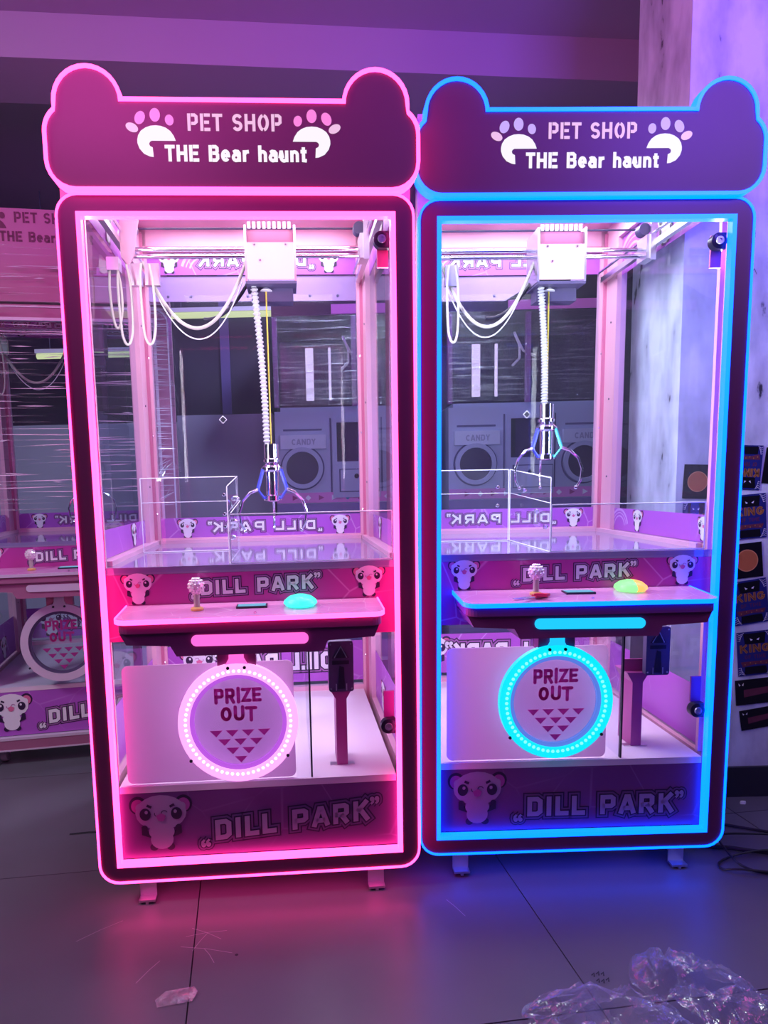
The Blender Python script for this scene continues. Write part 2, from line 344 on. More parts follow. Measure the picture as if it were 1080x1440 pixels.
def bear(parent, fn, x, y, h, dim=False, cut=0.0):
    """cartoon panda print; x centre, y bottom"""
    mb = MB(); W_ = INKD if dim else INKW; D = INK; k = h/0.78
    f = lambda a, b, l: fn(x+(a-.525)*k, y+(.87-b)*k, l)
    E = lambda mt, a, b, ra, rb, l, rot=0: mb.mat(mt).disc(f, a, b, ra, rb, l, rot)
    for sx in (-1, 1):
        ex = .525+sx*.30
        E(D, ex, .225, .115, .125, 0); E(INKV if dim else INKP, ex, .235, .085, .095, 1); E(W_, ex-sx*.02, .26, .05, .06, 1.5)
    E(W_, .525, .335, .335, .245, 2)
    mb.mat(D)
    for sx in (-1, 1):
        q = [(.525+sx*.225, .54), (.525+sx*.225, .61), (.525+sx*.15, .64)]
        mb.stroke(f, q, .075, 2.5, rnd=True, cap=.02)
        E(D, .525+sx*.11, .815, .055, .05, 2.5)
    E(W_, .525, .60, .17, .12, 3); E(W_, .525, .71, .15, .135, 3.1)
    for sx in (-1, 1):
        E(D, .525+sx*.205, .35, .073, .085, 4); E(W_, .525+sx*.19, .32, .022, .025, 5)
        mb.mat(D).stroke(f, [(.525+sx*.185, .225+.03), (.525+sx*.12, .225+.055)][::sx] if False else [(.525+sx*.18, .225), (.525+sx*.12, .255)], .035, 4)
    mb.mat(INK if dim else INKV)
    for sx in (-1, 1): mb.stroke(f, arc(.525+sx*.045, .345, .04, 200 if sx < 0 else -20, 0 if sx < 0 else -180, 6), .010, 4)
    mb.mat(INKP if not dim else INKV).poly(f, [(.46, .375), (.525, .34), (.59, .375), (.565, .44), (.525, .455), (.485, .44)], 4.5)
    return mb.build('bear_print', parent)
def plane_fn(org, ax, nrm, step=0.0006):
    """print plane: org + a*ax + b*z, layers stepping along nrm"""
    ox, oy, oz = org
    return lambda a, b, l: (ox+a*ax[0]+nrm[0]*step*(l+1), oy+a*ax[1]+nrm[1]*step*(l+1), oz+b+nrm[2]*step*(l+1))
def arcs(parent, fn, x, y, rs, name='arc_print'):
    mb = MB().mat(INKGH)
    for i, r in enumerate(rs): mb.stroke(fn, arc(x, y, r, 15, 165, 18), .004 if i % 2 else .012*r/.1, -.5)
    return mb.build(name, parent)

# ------------------------------------------------------------------ the claw machine
HW, WW = .4255, .3785
def claw(root, x, y, ztop, turn, order=(0, 1, 2)):
    c = MB().mat(CHROME)
    c.lathe([(.013, 0), (.022, -.002), (.022, -.045), (.026, -.048), (.026, -.056), (.014, -.06)], (x, y, ztop), 'z', 20)
    ob = c.build('claw', root, True)
    b = MB().mat(CHROME)
    b.lathe([(.018, -.058), (.034, -.072), (.034, -.080), (.020, -.086), (.020, -.155), (.028, -.158), (.028, -.172), (.012, -.176)], (x, y, ztop), 'z', 20)
    b.build('claw_body', ob, True)
    cols = [pbr('blue anodised', (.07, .10, .75), .3, .3), pbr('pink anodised', (.85, .35, .6), .3, .3), pbr('teal anodised', (.02, .50, .52), .3, .3)]
    for k in range(3):
        a = turn+k*2*PI/3; d = Vector((cos(a), sin(a), 0)); t = Vector((-sin(a), cos(a), 0)); C = Vector((x, y, ztop))
        a_ = MB().mat(cols[order[k]])
        p = [C+d*.030+Vector((0, 0, -.075)), C+d*.052+Vector((0, 0, -.140))]
        a_.hexa([p[0]-t*.006-d*.003, p[0]+t*.006-d*.003, p[0]+t*.006+d*.003, p[0]-t*.006+d*.003], [p[1]-t*.006-d*.003, p[1]+t*.006-d*.003, p[1]+t*.006+d*.003, p[1]-t*.006+d*.003])
        q = [C+d*.050+Vector((0, 0, -.140)), C+d*.026+Vector((0, 0, -.168))]
        a_.hexa([q[0]-t*.005-d*.002, q[0]+t*.005-d*.002, q[0]+t*.005+d*.002, q[0]-t*.005+d*.002], [q[1]-t*.005-d*.002, q[1]+t*.005-d*.002, q[1]+t*.005+d*.004, q[1]-t*.005+d*.004])
        a_.build('claw_link', ob)
        s_ = MB().mat(CHROME)
        pr = [C+d*r_+Vector((0, 0, z_)) for r_, z_ in ((.050, -.138), (.078, -.148), (.104, -.172), (.116, -.205), (.112, -.240), (.098, -.262))]
        s_.tube(pr, .0042, 8, rf=lambda u: .0050-.0015*u); s_.ball(pr[-1], .006, 8)
        s_.build('prong', ob, True)
def machine(name, loc, rz, ry, neon, bar, glow, lit=True, frame=PLUM, carriage=(.07, .41), claw_top=1.22, claw_x=.052, spec=None):
    R = empty(name, loc, rz, ry); sp = spec or {}
    part = lambda mb, n, p=R, sm=False: mb.build(n, p, sm)
    # ---- door frame and neon outlines
    out = rrect(-.4200, .4200, .0685, 1.7815, .0465); out2 = rrect(-HW, HW, .063, 1.787, .052)
    n = len(out)
    # square hole resampled on the same number of points
    def hole(hw, z0, z1):
        c = [(hw, z1), (-hw, z1), (-hw, z0), (hw, z0)]; q = []
        for k in range(4): q += [c[k]]*(n//4)
        return q
    part(MB().mat(frame).ring(out, hole(WW, .107, 1.745), lambda a, b: (a, 0, b), lambda a, b: (a, .030, b)), 'door_frame')
    part(MB().mat(neon).ring(out2, out, lambda a, b: (a, -.003, b), lambda a, b: (a, .022, b)), 'outer_neon_strip')
    q = [(WW, 1.745), (-WW, 1.745), (-WW, .107), (WW, .107)]; i_ = .0110
    part(MB().mat(neon).ring(q, [(WW-i_, 1.745-i_), (-WW+i_, 1.745-i_), (-WW+i_, .107+i_), (WW-i_, .107+i_)], lambda a, b: (a, -.002, b), lambda a, b: (a, .020, b)), 'window_neon_strip')
    iw = WW-i_
    part(MB().mat(GLASSF).box(-iw, iw, .012, .016, .885, 1.7325), 'door_glass'); part(MB().mat(GLASSF).box(-iw, iw, .012, .016, .322, .700), 'door_glass')
    # ---- marquee with ears
    dz = sp.get('sign_dz', 0)
    def sign(g):   # outline grown by g
        ze, er = 1.981, .080
        pts = arc(.369-0.0, 1.854, .060+g, -90, 0, 6)                                     # bottom right
        pts += arc(.372, 1.914, .057+g, 0, 52, 5)                                          # right shoulder
        pts += arc(.333, 1.980, .071+g, 0, 180, 16)
        pts += [(.262-g, 1.981+g), (-.262+g, 1.981+g)]
        pts += arc(-.333, 1.980, .071+g, 0, 180, 16)
        pts += arc(-.372, 1.914, .057+g, 128, 180, 5)
        pts += arc(-.369, 1.854, .060+g, 180, 270, 6)
        return pts
    up_ = lambda v: (lambda a, b: (a, v, b+dz))
    if sp.get('plain_sign'):
        mq = part(MB().mat(frame).box(-.43, .43, -.012, .03, 1.80, 2.13), 'marquee')
    else:
        mq = part(MB().mat(PLUMS).prism(sign(0), up_(-.012), up_(.022)), 'marquee')
    part(MB().mat(neon).ring(sign(.0085), sign(0), up_(-.016), up_(.018)), 'marquee_neon_strip', mq) if not sp.get('plain_sign') else None
    # lit cut-out lettering and paws
    fs = plane_fn((0, -.0125, dz*1.2), (1, 0), (0, -1, 0))
    A, B = sp.get('sign_ink', (emi('lit lilac lettering', (1.0, .62, .90), .85), emi('lit white lettering', (.95, .92, 1.0), 1.0)))
    def words(t, x, y, h, mt_, sw, gap, total, parent_):
        sx = total/(text_width(t, gap)*h); cx = x
        for wd_ in t.split(' '):
            tl = MB(); text(tl, fs, wd_, cx, y, h, .2, [(mt_, sw)], gap=gap, sx=sx); tl.build('lettering', parent_)
            cx += (text_width(wd_, gap)+SPACE+2*gap)*h*sx
    words('12T SH41', -.108, 1.918, .038, A, .19, .09, .2195, mq)
    words('TH2 3ear haunt', -.162, 1.851, .036, B, .22, .10, .330, mq)
    T1 = sp.get('toe', emi('lit toe '+name+glow[3], glow[0], glow[1]))
    for s_ in (-1, 1):
        pw = MB().mat(B); U = lambda zx: s_*(.247-(zx-83)*.0001967)*1.0; Z = lambda zy: 1.904-(zy-390)*.0001923
        pw.poly(fs, [(U(a), Z(b)) for a, b in ((200, 420), (212, 370), (245, 320), (300, 283), (360, 262), (420, 257), (480, 263), (540, 285), (590, 322), (628, 378), (648, 432), (368, 432), (345, 445), (335, 468), (345, 492), (375, 508), (382, 617), (340, 612), (270, 580), (220, 520), (200, 460))], 0)
        pw.mat(A).disc(fs, U(145), Z(283), .0150, .0095, 0, rot=s_*.45)
        pw.mat(T1).disc(fs, U(241), Z(172), .0115, .0150, 0, rot=-s_*.45*-1)
        pw.disc(fs, U(417), Z(140), .0120, .0150, 0); pw.disc(fs, U(583), Z(197), .0100, .0120, 0, rot=s_*-.2)
        pw.build('paw_print', mq)
    part(MB().mat(neon if lit else frame).box(-.36, .36, .0, .018, 1.7875, 1.7925), 'header_gap_strip')
    # ---- steel cabinet
    post = MB().mat(STEEL)
    for sx in (-1, 1):
        for (ya, yb) in ((.034, .075), (.705, .830)):
            p = MB().mat(STEEL); a0, a1 = sorted((sx*.386, sx*.421)); p.box(a0, a1, ya, yb, .105, 1.99)
            if sp.get('far') and ya < .5: a0, a1 = sorted((sx*.345, sx*.421)); p.box(a0, a1, ya, ya+.02, .105, 1.99)
            if ya > .5:
                a0, a1 = sorted((sx*.366, sx*.386)); p.box(a0, a1, .800, .830, .105, 1.99)
                a0, a1 = sorted((sx*.376, sx*.386)); p.mat(STEELD).box(a0, a1, .790, .800, .105, 1.97)
            else: a0, a1 = sorted((sx*.374, sx*.386)); p.box(a0, a1, .055, .068, .32, 1.96)
            po = part(p, 'corner_post')
            if ya > .5:
                for zz in (.45, 1.0, 1.28, 1.55):
                    MB().mat(CHROME).lathe([(.004, .0), (.004, -.002), (.002, -.003)], (sx*.376, .7995, zz), 'y', 8).build('screw', po)
                    MB().mat(DKGREY).lathe([(.0035, 0), (.0035, .002)], (sx*.386 - (.002 if sx > 0 else 0), .745, zz+.1), 'x', 8).build('screw', po)
    def rail(x0, x1, y0, y1, z0, z1, m_=STEEL, n_='rail'): return part(MB().mat(m_).box(x0, x1, y0, y1, z0, z1), n_)
    rail(-.421, .421, .035, .83, 1.99, 2.0, STEEL, 'top_plate')
    rail(-.386, .386, .80, .83, 1.93, 1.989, STEEL)
    rail(-.366, .366, .785, .799, 1.905, 1.925, STEELD)
    for sx in (-1, 1):
        a0, a1 = sorted((sx*.386, sx*.421))
        rail(a0, a1, .076, .704, 1.93, 1.99); rail(a0, a1, .076, .704, .255, .312); rail(a0, a1, .076, .704, .862, .905)
        rail(a0, a1, .076, .704, .105, .14)
    rail(-.366, .366, .80, .83, .862, .912); rail(-.366, .366, .80, .83, .255, .335); rail(-.366, .366, .80, .83, .105, .14)
    rail(-.386, .386, .036, .06, 1.945, 1.989, STEEL)
    part(MB().mat(GLASSB).box(-.366, .366, .812, .816, .912, 1.93), 'back_glass')
    for sx in (-1, 1):
        a0, a1 = sorted((sx*.402, sx*.406)); part(MB().mat(GLASS).box(a0, a1, .076, .704, .905, 1.93), 'side_glass')
        part(MB().mat(GLASS).box(a0, a1, .076, .704, .312, .862), 'side_glass')
    part(MB().mat(GLASSB).box(-.366, .366, .812, .816, .335, .862), 'back_glass')
    if not sp.get('far'):
        h0, h1 = sp.get('header', (-.366, .366)); hp = part(MB().mat(pbr('mauve header panel', (.42, .26, .46), .5)).prism([(h0, 1.834), (h1+(.15 if h1 < .3 else 0), 1.834), (h1, 1.748), (h0, 1.748)], lambda a, b: (a, .818, b), lambda a, b: (a, .824, b)), 'rear_header_panel')
        for a_ in (-.30, -.22, -.02, .20, .30):
            if a_ < h1: MB().mat(DKGREY).lathe([(.005, 0), (.004, -.003)], (a_, .818, 1.765), 'y', 8).build('screw', hp)
    # ---- decks
    part(MB().mat(DECKM).box(-.386, .386, .051, .800, .875, .894), 'play_deck')
    part(MB().mat(STEEL).box(-.366, .366, .783, .799, .894, .907).box(-.385, -.368, .10, .79, .894, .907).box(.368, .385, .10, .79, .894, .907), 'deck_edging')
    part(MB().mat(DECKL).box(-.3655, .3655, .020, .800, .300, .318), 'lower_deck')
    # ---- printed bands on the panes
    lower = sp.get('band_z', (.907, .985))
    def band(nm, org, ax, nrm, w0, w1, z0, z1, mirror, texts):
        th = .0012; o = Vector(org); A_ = Vector((ax[0], ax[1], 0)); N_ = Vector(nrm)
        p0 = o+A_*w0; p1 = o+A_*w1; mb = MB().mat(DECAL)
        mb.hexa([p0-N_*th+Vector((0, 0, z0)), p1-N_*th+Vector((0, 0, z0)), p1+Vector((0, 0, z0)), p0+Vector((0, 0, z0))],
                [p0-N_*th+Vector((0, 0, z1)), p1-N_*th+Vector((0, 0, z1)), p1+Vector((0, 0, z1)), p0+Vector((0, 0, z1))])
        b = part(mb, nm); s_ = -1 if mirror else 1
        fn = plane_fn(org, (ax[0]*s_, ax[1]*s_), nrm); H = z1-z0
        for kind, a, hh, ww in texts:
            if kind == 't': dill_park(b, fn, a*s_ if not mirror else a, z0+H*.32, H*.42, ww)
            elif kind == 'b': bear(b, fn, a, z0+H*.04, H*hh)
            elif kind == 'a': arcs(b, fn, a, z0+H*.1, [H*.55, H*.7, H*.85])
        return b
    N1 = (0, -1, 0)
    band('printed_band', (0, .811, 0), (1, 0), N1, -.3655, .3655, lower[0], lower[1], True, [('t', -.20, 0, .38), ('b', -.29, .92, 0), ('b', .27, .92, 0)])
    band('printed_band', (0, .811, 0), (1, 0), N1, -.3655, .3655, 1.836, 1.928, True, [('t', -.19, 0, .38), ('b', -.27, .92, 0), ('b', .29, .92, 0), ('a', .17, 0, 0)])
    band('printed_band', (0, .811, 0), (1, 0), N1, -.3655, .3655, .352, .505, True, [('t', -.25, 0, .42), ('b', .25, .92, 0)])
    for sx in (-1, 1):
        for z0, z1 in ((.907, .985), (1.80, 1.928), (.320, .49)):
            if z0 > 1.7: tx = [('b', .40, .9, 0), ('a', .62, 0, 0), ('b', .2, .9, 0)]
            else: tx = [('b', .52, .95, 0), ('a', .66, 0, 0), ('b', .12, .9, 0)] if z0 > .6 else [('b', .50, .60, 0)]
            band('printed_band', (sx*.401, 0, 0), (0, 1), (-sx, 0, 0), .077, .703, z0, z1, sx < 0 and False, tx)
    # ---- apron below the prize compartment
    fr_ = bool(sp.get('far'))
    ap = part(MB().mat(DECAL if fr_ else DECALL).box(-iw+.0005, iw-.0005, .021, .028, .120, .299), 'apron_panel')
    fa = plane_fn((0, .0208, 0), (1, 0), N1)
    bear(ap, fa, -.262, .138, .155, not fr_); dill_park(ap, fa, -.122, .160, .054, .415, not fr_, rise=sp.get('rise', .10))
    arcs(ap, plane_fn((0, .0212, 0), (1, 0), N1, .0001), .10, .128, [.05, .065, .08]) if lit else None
    # ---- band above the console
    bd = part(MB().mat(DECALF).box(-.385, .385, .052, .060, .700, .8745), 'console_backboard')
    fb = plane_fn((0, .0518, 0), (1, 0), N1)
    bear(bd, fb, -.295, .796, .083); bear(bd, fb, .305, .798, .083); dill_park(bd, fb, -.135, .817, .036, .295, False, rise=.03)
    arcs(bd, plane_fn((0, .0521, 0), (1, 0), N1, .0001), .27, .802, [.05, .065, .08])
    # ---- console
    hz = lambda v: .7835+(v+.10)*.07
    poly = [(-.325, .050), (-.325, -.055)]+arc(-.295, -.075, .03, 180, 262, 5)+arc(.295, -.075, .03, 278, 360, 5)+[(.325, -.055), (.325, .050)]
    co = part(MB().mat(CONS).prism(poly, lambda a, b: (a, b, hz(b)-.006), lambda a, b: (a, b, hz(b)+.001)), 'console')
    grow = lambda g: [(-.325-g, .050), (-.325-g, -.055)]+arc(-.295, -.075, .03+g, 180, 262, 5)+arc(.295, -.075, .03+g, 278, 360, 5)+[(.325+g, -.055), (.325+g, .050)]
    st = MB().mat(neon); a, b = grow(.003), poly; k = len(a); V = []
    for p in a: V += [(p[0], p[1], hz(p[1])-.0085), (p[0], p[1], hz(p[1])+.0025)]
    for p in b: V += [(p[0], p[1], hz(p[1])-.0085), (p[0], p[1], hz(p[1])+.0025)]
    Fc = []
    for i in range(k-1): Fc += [(2*i, 2*i+2, 2*i+3, 2*i+1), (2*k+2*i, 2*k+2*i+1, 2*k+2*i+3, 2*k+2*i+2), (2*i+1, 2*i+3, 2*k+2*i+3, 2*k+2*i+1), (2*i, 2*k+2*i, 2*k+2*i+2, 2*i+2)]
    st.add(V, Fc); part(st, 'console_neon_strip', co)
    bodym = PLUMB if lit else frame
    ub = MB().mat(bodym).prism([(p[0]*.985, min(.050, p[1]+.004)) for p in poly], lambda a, b: (a, b, hz(b)-.032), lambda a, b: (a, b, hz(b)-.0088))
    # wing-shaped belly
    F_ = [(-.315, .750), (.312, .750), (.30, .722), (.185, .716), (.175, .690), (-.182, .690), (-.196, .716), (-.30, .722)]
    ub.prism(F_, lambda a, b: (a, -.088, b), lambda a, b: (a, .050, b)); part(ub, 'console_body', co)
    lb = rrect(-.145, .138, .7130, .7400, .0132, 6)
    part(MB().mat(bar).prism([(a, b+(a)*-.012) for a, b in lb], lambda a, b: (a, -.0935, b), lambda a, b: (a, -.087, b)), 'light_bar', co)
    # joystick, display, glowing button
    jx, jy = sp.get('joy', (-.137, -.018)); z = hz(jy)
    j = MB().mat(pbr('amber base', (.75, .45, .15), .3)).lathe([(.016, 0), (.016, .005), (.011, .008)], (jx, jy, z+.001), 'z', 18)
    j.mat(CREAM).lathe([(.0075, 0), (.0075, .040)], (jx, jy, z+.009), 'z', 14); jo = part(j, 'joystick', co, True)
    bl = MB().mat(pbr('cut crystal', (.9, .80, .86), .08, .15, spec=1.0))
    bl.ball((jx, jy, z+.062), .020, 14)
    for a_ in range(10):
        for b_ in range(1, 7): 
            th = PI*b_/7; ph = 2*PI*(a_+.5*(b_ % 2))/10; bl.ball((jx+.019*sin(th)*cos(ph), jy+.019*sin(th)*sin(ph), z+.062+.019*cos(th)), .0034, 6)
    part(bl, 'joystick_ball', co)
    dx, dy = .002, -.004
    part(MB().mat(BLACK).box(dx-.042, dx+.036, dy-.018, dy+.022, hz(dy)-.002, hz(dy)+.005), 'display_bezel', co)
    part(MB().mat(emi('display', (.10, .38, .55), 1.0, (.05, .1, .12))).box(dx-.038, dx+.032, dy-.014, dy+.018, hz(dy)+.005, hz(dy)+.006), 'display', co)
    bx, by = sp.get('btn', (.122, -.010))
    btn = MB().mat(glow[2]).lathe([(.036, 0), (.043, .007), (.041, .015), (.030, .024), (.014, .029), (.001, .030)], (bx, by, hz(by)+.001), 'z', 12)
    if sp.get('two_tone'):
        btn.mat(JELLY3)
        for fi, f_ in enumerate(btn.f):
            if sum(btn.v[q_][0] for q_ in f_)/len(f_) > bx+.004: btn.mi[fi] = btn.cur
    part(btn, 'push_button', co, True)
    if glow[4]: part(MB().mat(glow[4]).lathe([(.0385, .0), (.0415, .006), (.030, .0215), (.001, .026)], (bx+.0015, by+.001, hz(by)+.0008), 'z', 8), 'button_segment', co) if False else None
    part(MB().mat(CHROME).lathe([(.004, 0), (.004, .003)], (.01, -.07, hz(-.07)+.001), 'z', 10), 'screw', co)
    # ---- prize ring
    cx, cz = -.046, .497
    if sp.get('ring'): cx, cz = sp['ring']
    hg = part(MB().mat(STEELD if not lit else MAG).box(cx-.048, cx+.050, -.012, .03, .640, .7085), 'ring_hanger')
    part(MB().mat(bar).prism([(cx-.050, .638), (cx-.026, .648), (cx-.018, .662), (cx-.016, .704), (cx+.018, .704), (cx+.020, .662), (cx+.028, .648), (cx+.052, .638)], lambda a, b: (a, -.0215, b), lambda a, b: (a, -.012, b)), 'hanger_light', hg)
    C_ = lambda r: [(cx+r*cos(2*PI*k/64), cz+r*1.02*sin(2*PI*k/64)) for k in range(64)]
    rg = part(MB().mat(sp.get('ring_mat', bar)).ring(C_(.153), C_(.124), lambda a, b: (a, -.022, b), lambda a, b: (a, -.004, b)), 'prize_ring')
    part(MB().mat(sp.get('ring_in', emi('ring inner '+glow[3], glow[5], .8))).ring(C_(.124), C_(.113), lambda a, b: (a, -.016, b), lambda a, b: (a, -.006, b)), 'ring_inner_rim', rg)
    if lit:
        ld = MB().mat(sp['led'])
        for k in range(62):
            a = 2*PI*k/62
            ld.lathe([(.0048, 0), (.0040, -.0022), (.001, -.0030)], (cx+.134*cos(a), -.0222, cz+.1365*sin(a)), 'y', 6)
        lo = part(ld, 'led_chain', rg); lo['kind'] = 'stuff'
    for px_, pz_ in ((-.020, .134), (.020, .134), (-.118, -.088), (.118, -.085)):
        part(MB().mat(BLACK).lathe([(.0045, 0), (.004, -.003)], (cx+px_*1.05, -.0225, cz+pz_*1.08), 'y', 10), 'screw', rg)
    pd = part(MB().mat(clear('hatch acrylic', haze=.05, refl=.6)).prism(C_(.113), lambda a, b: (a, -.010, b), lambda a, b: (a, -.007, b)), 'prize_door')
    fp = plane_fn((0, -.0108, 0), (1, 0), N1); lay = [(SHM, .25)]
    for t_, yy in (('PRIZE', .052), ('OUT', .003)):
        tp = MB(); hh = .036; wv = (.118 if t_ == 'PRIZE' else .090); text(tp, fp, t_, cx-wv/2, cz+yy, hh, .2, lay, gap=.12, sx=wv/(text_width(t_, .12)*hh), rnd=True); tp.build('lettering', pd)
    tr_ = MB().mat(SHM)
    for row in range(4):
        nn = 4-row
        for k in range(nn):
            a = cx+.003+(k-(nn-1)/2)*.041; b = cz-.022-row*.0235
            tr_.poly(fp, [(a-.0165, b), (a+.0165, b), (a, b-.0175)], 0)
    tr_.build('triangle_print', pd)
    # ---- frosted prize box behind the ring, clear divider
    pb = rrect(-.345, .098, .322, .640, .016, 5)
    if not sp.get('far'): part(MB().mat(FROST).prism(pb, lambda a, b: (a, .030, b), lambda a, b: (a, .034, b)), 'prize_panel')
    if sp.get('slot'):
        hh_ = part(MB().mat(WHITE).prism([(-.300, .548), (-.288, .560), (-.220, .562), (-.222, .556), (-.244, .546), (-.262, .542), (-.280, .544)], lambda a, b: (a, .0285, b), lambda a, b: (a, .0299, b)), 'finger_pull')
    part(MB().mat(ACRYL).box(.099, .138, .030, .034, .3185, .69), 'clear_side_strip')
    part(MB().mat(BLACK).box(.138, .1425, .026, .036, .3185, .6995), 'black_divider_edge')
    part(MB().mat(ACRYL).box(.138, .142, .037, .50, .3185, .69), 'box_side_pane')
    # ---- coin slot unit on its post
    ca = sp.get('coin_yaw', 0); kx, ky = sp.get('coin', (.228, .108))
    o_ = sp.get('coin_off', (0, 0))
    cs = empty('coin_unit', (kx, ky, 0), ca); cs.parent = R
    p = MB().mat(MAG); p.box(-.015, .015, -.009, .075, .3185, .5070)
    p.hexa([(-.015, -.009, .5070), (.015, -.009, .5070), (.015, .075, .5070), (-.015, .075, .5070)], [(-.032, -.009, .5370), (.032, -.009, .5370), (.032, .075, .5370), (-.032, .075, .5370)])
    p.box(-.032, .032+o_[0], .009, .013, .5371, .5720); p.build('coin_post', cs)
    bxp = MB().mat(ALU)
    for s_ in (-1, 1): bxp.box(*sorted((s_*.015, s_*.034)), -.010, .010, .3182, .3205)
    bxp.build('foot_plate', cs)
    c = MB().mat(DKGREY); rr = rrect(-.034+o_[0], .034+o_[0], .5340, .6740, .007, 4)
    c.prism(rr, lambda a, b: (a, -.030+o_[1], b), lambda a, b: (a, -.010+o_[1], b)); bz = c.build('coin_slot_box', cs)
    fc = plane_fn((o_[0], -.030+o_[1], 0), (1, 0), N1, .0012); t = MB()
    t.mat(BLACK).poly(fc, [(-.024, .6280), (.022, .6280), (0, .6620)], 0)
    t.mat(ALU).stroke(fc, [(-.018, .6290), (0, .6600), (.016, .6290)], .003, 1)
    t.mat(BLACK).poly(fc, [(-.024, .6100), (.022, .6100), (.022, .6210), (-.024, .6210)], 0)
    t.poly(fc, [(-.010, .5420), (.010, .5420), (.008, .6020), (-.004, .6060)], 0)
    t.mat(ALU).stroke(fc, [(-.014, .5380), (-.014, .5570)], .003, 1); t.stroke(fc, [(.014, .5380), (.014, .5570)], .003, 1); t.build('slot_relief', bz)
    for a in (-.028, .028):
        for b in (.5420, .6660): MB().mat(ALU).lathe([(.0028, 0), (.002, -.002)], (a+o_[0], -.030+o_[1], b), 'y', 8).build('screw', bz)
    MB().mat(BLACK).box(-.024+o_[0], .024+o_[0], -.010+o_[1], .090, .5470, .6620).build('coin_slot_back', cs)
    # ---- locks on the door
    for zz in (1.688, .452):
        l = MB().mat(INKV if zz < 1 else STEELD).box(.338, .366, .040, .046, zz+.018 if zz < 1 else zz-.06, zz+.09 if zz < 1 else zz+.02)
        lk = part(l, 'lock_plate'); l = MB().mat(BLACK)
        l.lathe([(.020, .0), (.020, -.020), (.015, -.022)], (.347, .038, zz), 'y', 22).box(.347, .366, .020, .038, zz-.020, zz+.020)
        lc = part(l, 'lock', lk, True)
    # lock cylinders need the same parent level
        MB().mat(ALU).lathe([(.0105, 0), (.0095, -.003), (.0045, -.003), (.004, -.001)], (.347, .0155, zz), 'y', 16).build('key_barrel', lk, True)
    # ---- gantry
    for sx in (-1, 1):
        rl = part(MB().mat(ALU).box(*sorted((sx*.362, sx*.378)), .08, .79, 1.80, 1.818), 'side_rail')
        MB().mat(CHROME).tube([(sx*.357, .08, 1.835), (sx*.357, .79, 1.835)], .005).build('guide_rod', rl, True)
    tx, ty = carriage
    for zz in (1.795, 1.776): part(MB().mat(CHROME).tube([(-.36, ty+.02, zz), (.36, ty+.02, zz)], .0065, 12), 'cross_rod', sm=True)
    part(MB().mat(DKGREY).tube([(-.36, ty+.06, 1.868), (.36, ty+.06, 1.868)], .003, 8), 'drive_shaft')
    for sx in (-1, 1):
        e = MB().mat(STEEL if sx < 0 else ALU)
        if sx > 0: e.box(.345, .362, ty-.02, ty-.014, 1.755, 1.90)
        else: e.prism([(sx*.300, 1.90), (sx*.362, 1.90), (sx*.362, 1.765), (sx*.340, 1.735), (sx*.325, 1.765)], lambda a, b: (a, ty-.02, b), lambda a, b: (a, ty-.014, b))
        e.box(*sorted((sx*.335, sx*.362)), ty-.014, ty+.05, 1.76, 1.83); eb = part(e, 'end_bracket')
        MB().mat(DKGREY).lathe([(.018, 0), (.018, .03)], (sx*.335, ty, 1.85), 'y', 14).build('pulley', eb, True)
    W0, W1 = tx-.068, tx+.068
    cb = MB().mat(STEEL); cb.box(W0, W1, ty-.05, ty-.047, 1.690, 1.792); cb.mat(ALU).box(W0-.006, W0, ty-.05, ty+.06, 1.685, 1.84).box(W1, W1+.006, ty-.05, ty+.06, 1.685, 1.84)
    cb.mat(STEELD).box(W0, W1, ty-.035, ty-.032, 1.795, 1.832)
    cb.mat(DKGREY).box(W0-.004, W1+.006, ty-.049, ty+.062, 1.678, 1.686).box(W0+.008, W1-.004, ty+.0, ty+.055, 1.640, 1.678)
    cg = part(cb, 'motor_carriage')
    gr = MB().mat(WHITE)
    for k in range(9): gr.box(W0+.004+k*.0145, W0+.013+k*.0145, ty-.046, ty-.040, 1.832, 1.850)
    gr.build('cable_comb', cg)
    for a, b in ((-.045, 1.785), (.045, 1.785), (-.03, 1.742)): MB().mat(CHROME).lathe([(.005, 0), (.003, -.003)], (tx+a, ty-.05, b), 'y', 10).build('screw', cg)
    px_ = claw_x
    cord = MB().mat(YELLOW).tube([(px_, ty, 1.68), (px_, ty, claw_top)], .0026, 6); cord.mat(WHITE).lathe([(.018, 0), (.018, .003), (.006, .012)], (px_, ty, 1.668), 'z', 16); part(cord, 'hoist_cord')
    # corrugated hose
    hx = tx-.052; pts = []
    for k in range(161):
        u = k/160; pts.append((hx+(px_-.012-hx)*(u**1.15)+.006*sin(u*PI), ty-.015, 1.685+(claw_top-1.685-.002)*u))
    part(MB().mat(pbr('white corrugated hose', (.55, .56, .58), .4)).tube(pts, .009, 10, rf=lambda u: .0090+.0028*sin(round(u*160)*PI/2)), 'corrugated_hose', sm=True)
    claw(R, px_, ty, claw_top, sp.get('claw_turn', PI/2), sp.get('claw_cols', (2, 0, 0)))
    # cable loops
    def loop(a, b, sag, r, m_, k=28):
        A_, B_ = Vector(a), Vector(b); return MB().mat(m_).tube([A_.lerp(B_, u/k)+Vector((0, 0, -sag*4*(u/k)*(1-u/k))) for u in range(k+1)], r, 8)
    xs = -.30; 
    part(loop((xs, ty-.03, 1.745), (W0-.004, ty-.01, 1.752), .188, .0052, CREAM), 'looped_cable', sm=True)
    part(loop((W0-.14, ty+.04, 1.60), (W0-.004, ty+.03, 1.70), .03, .0055, BLACK), 'black_cable', sm=True)
    part(loop((xs, ty-.01, 1.74), (W0-.02, ty+.02, 1.70), .185, .0018, WHITE), 'thin_wire', sm=True)
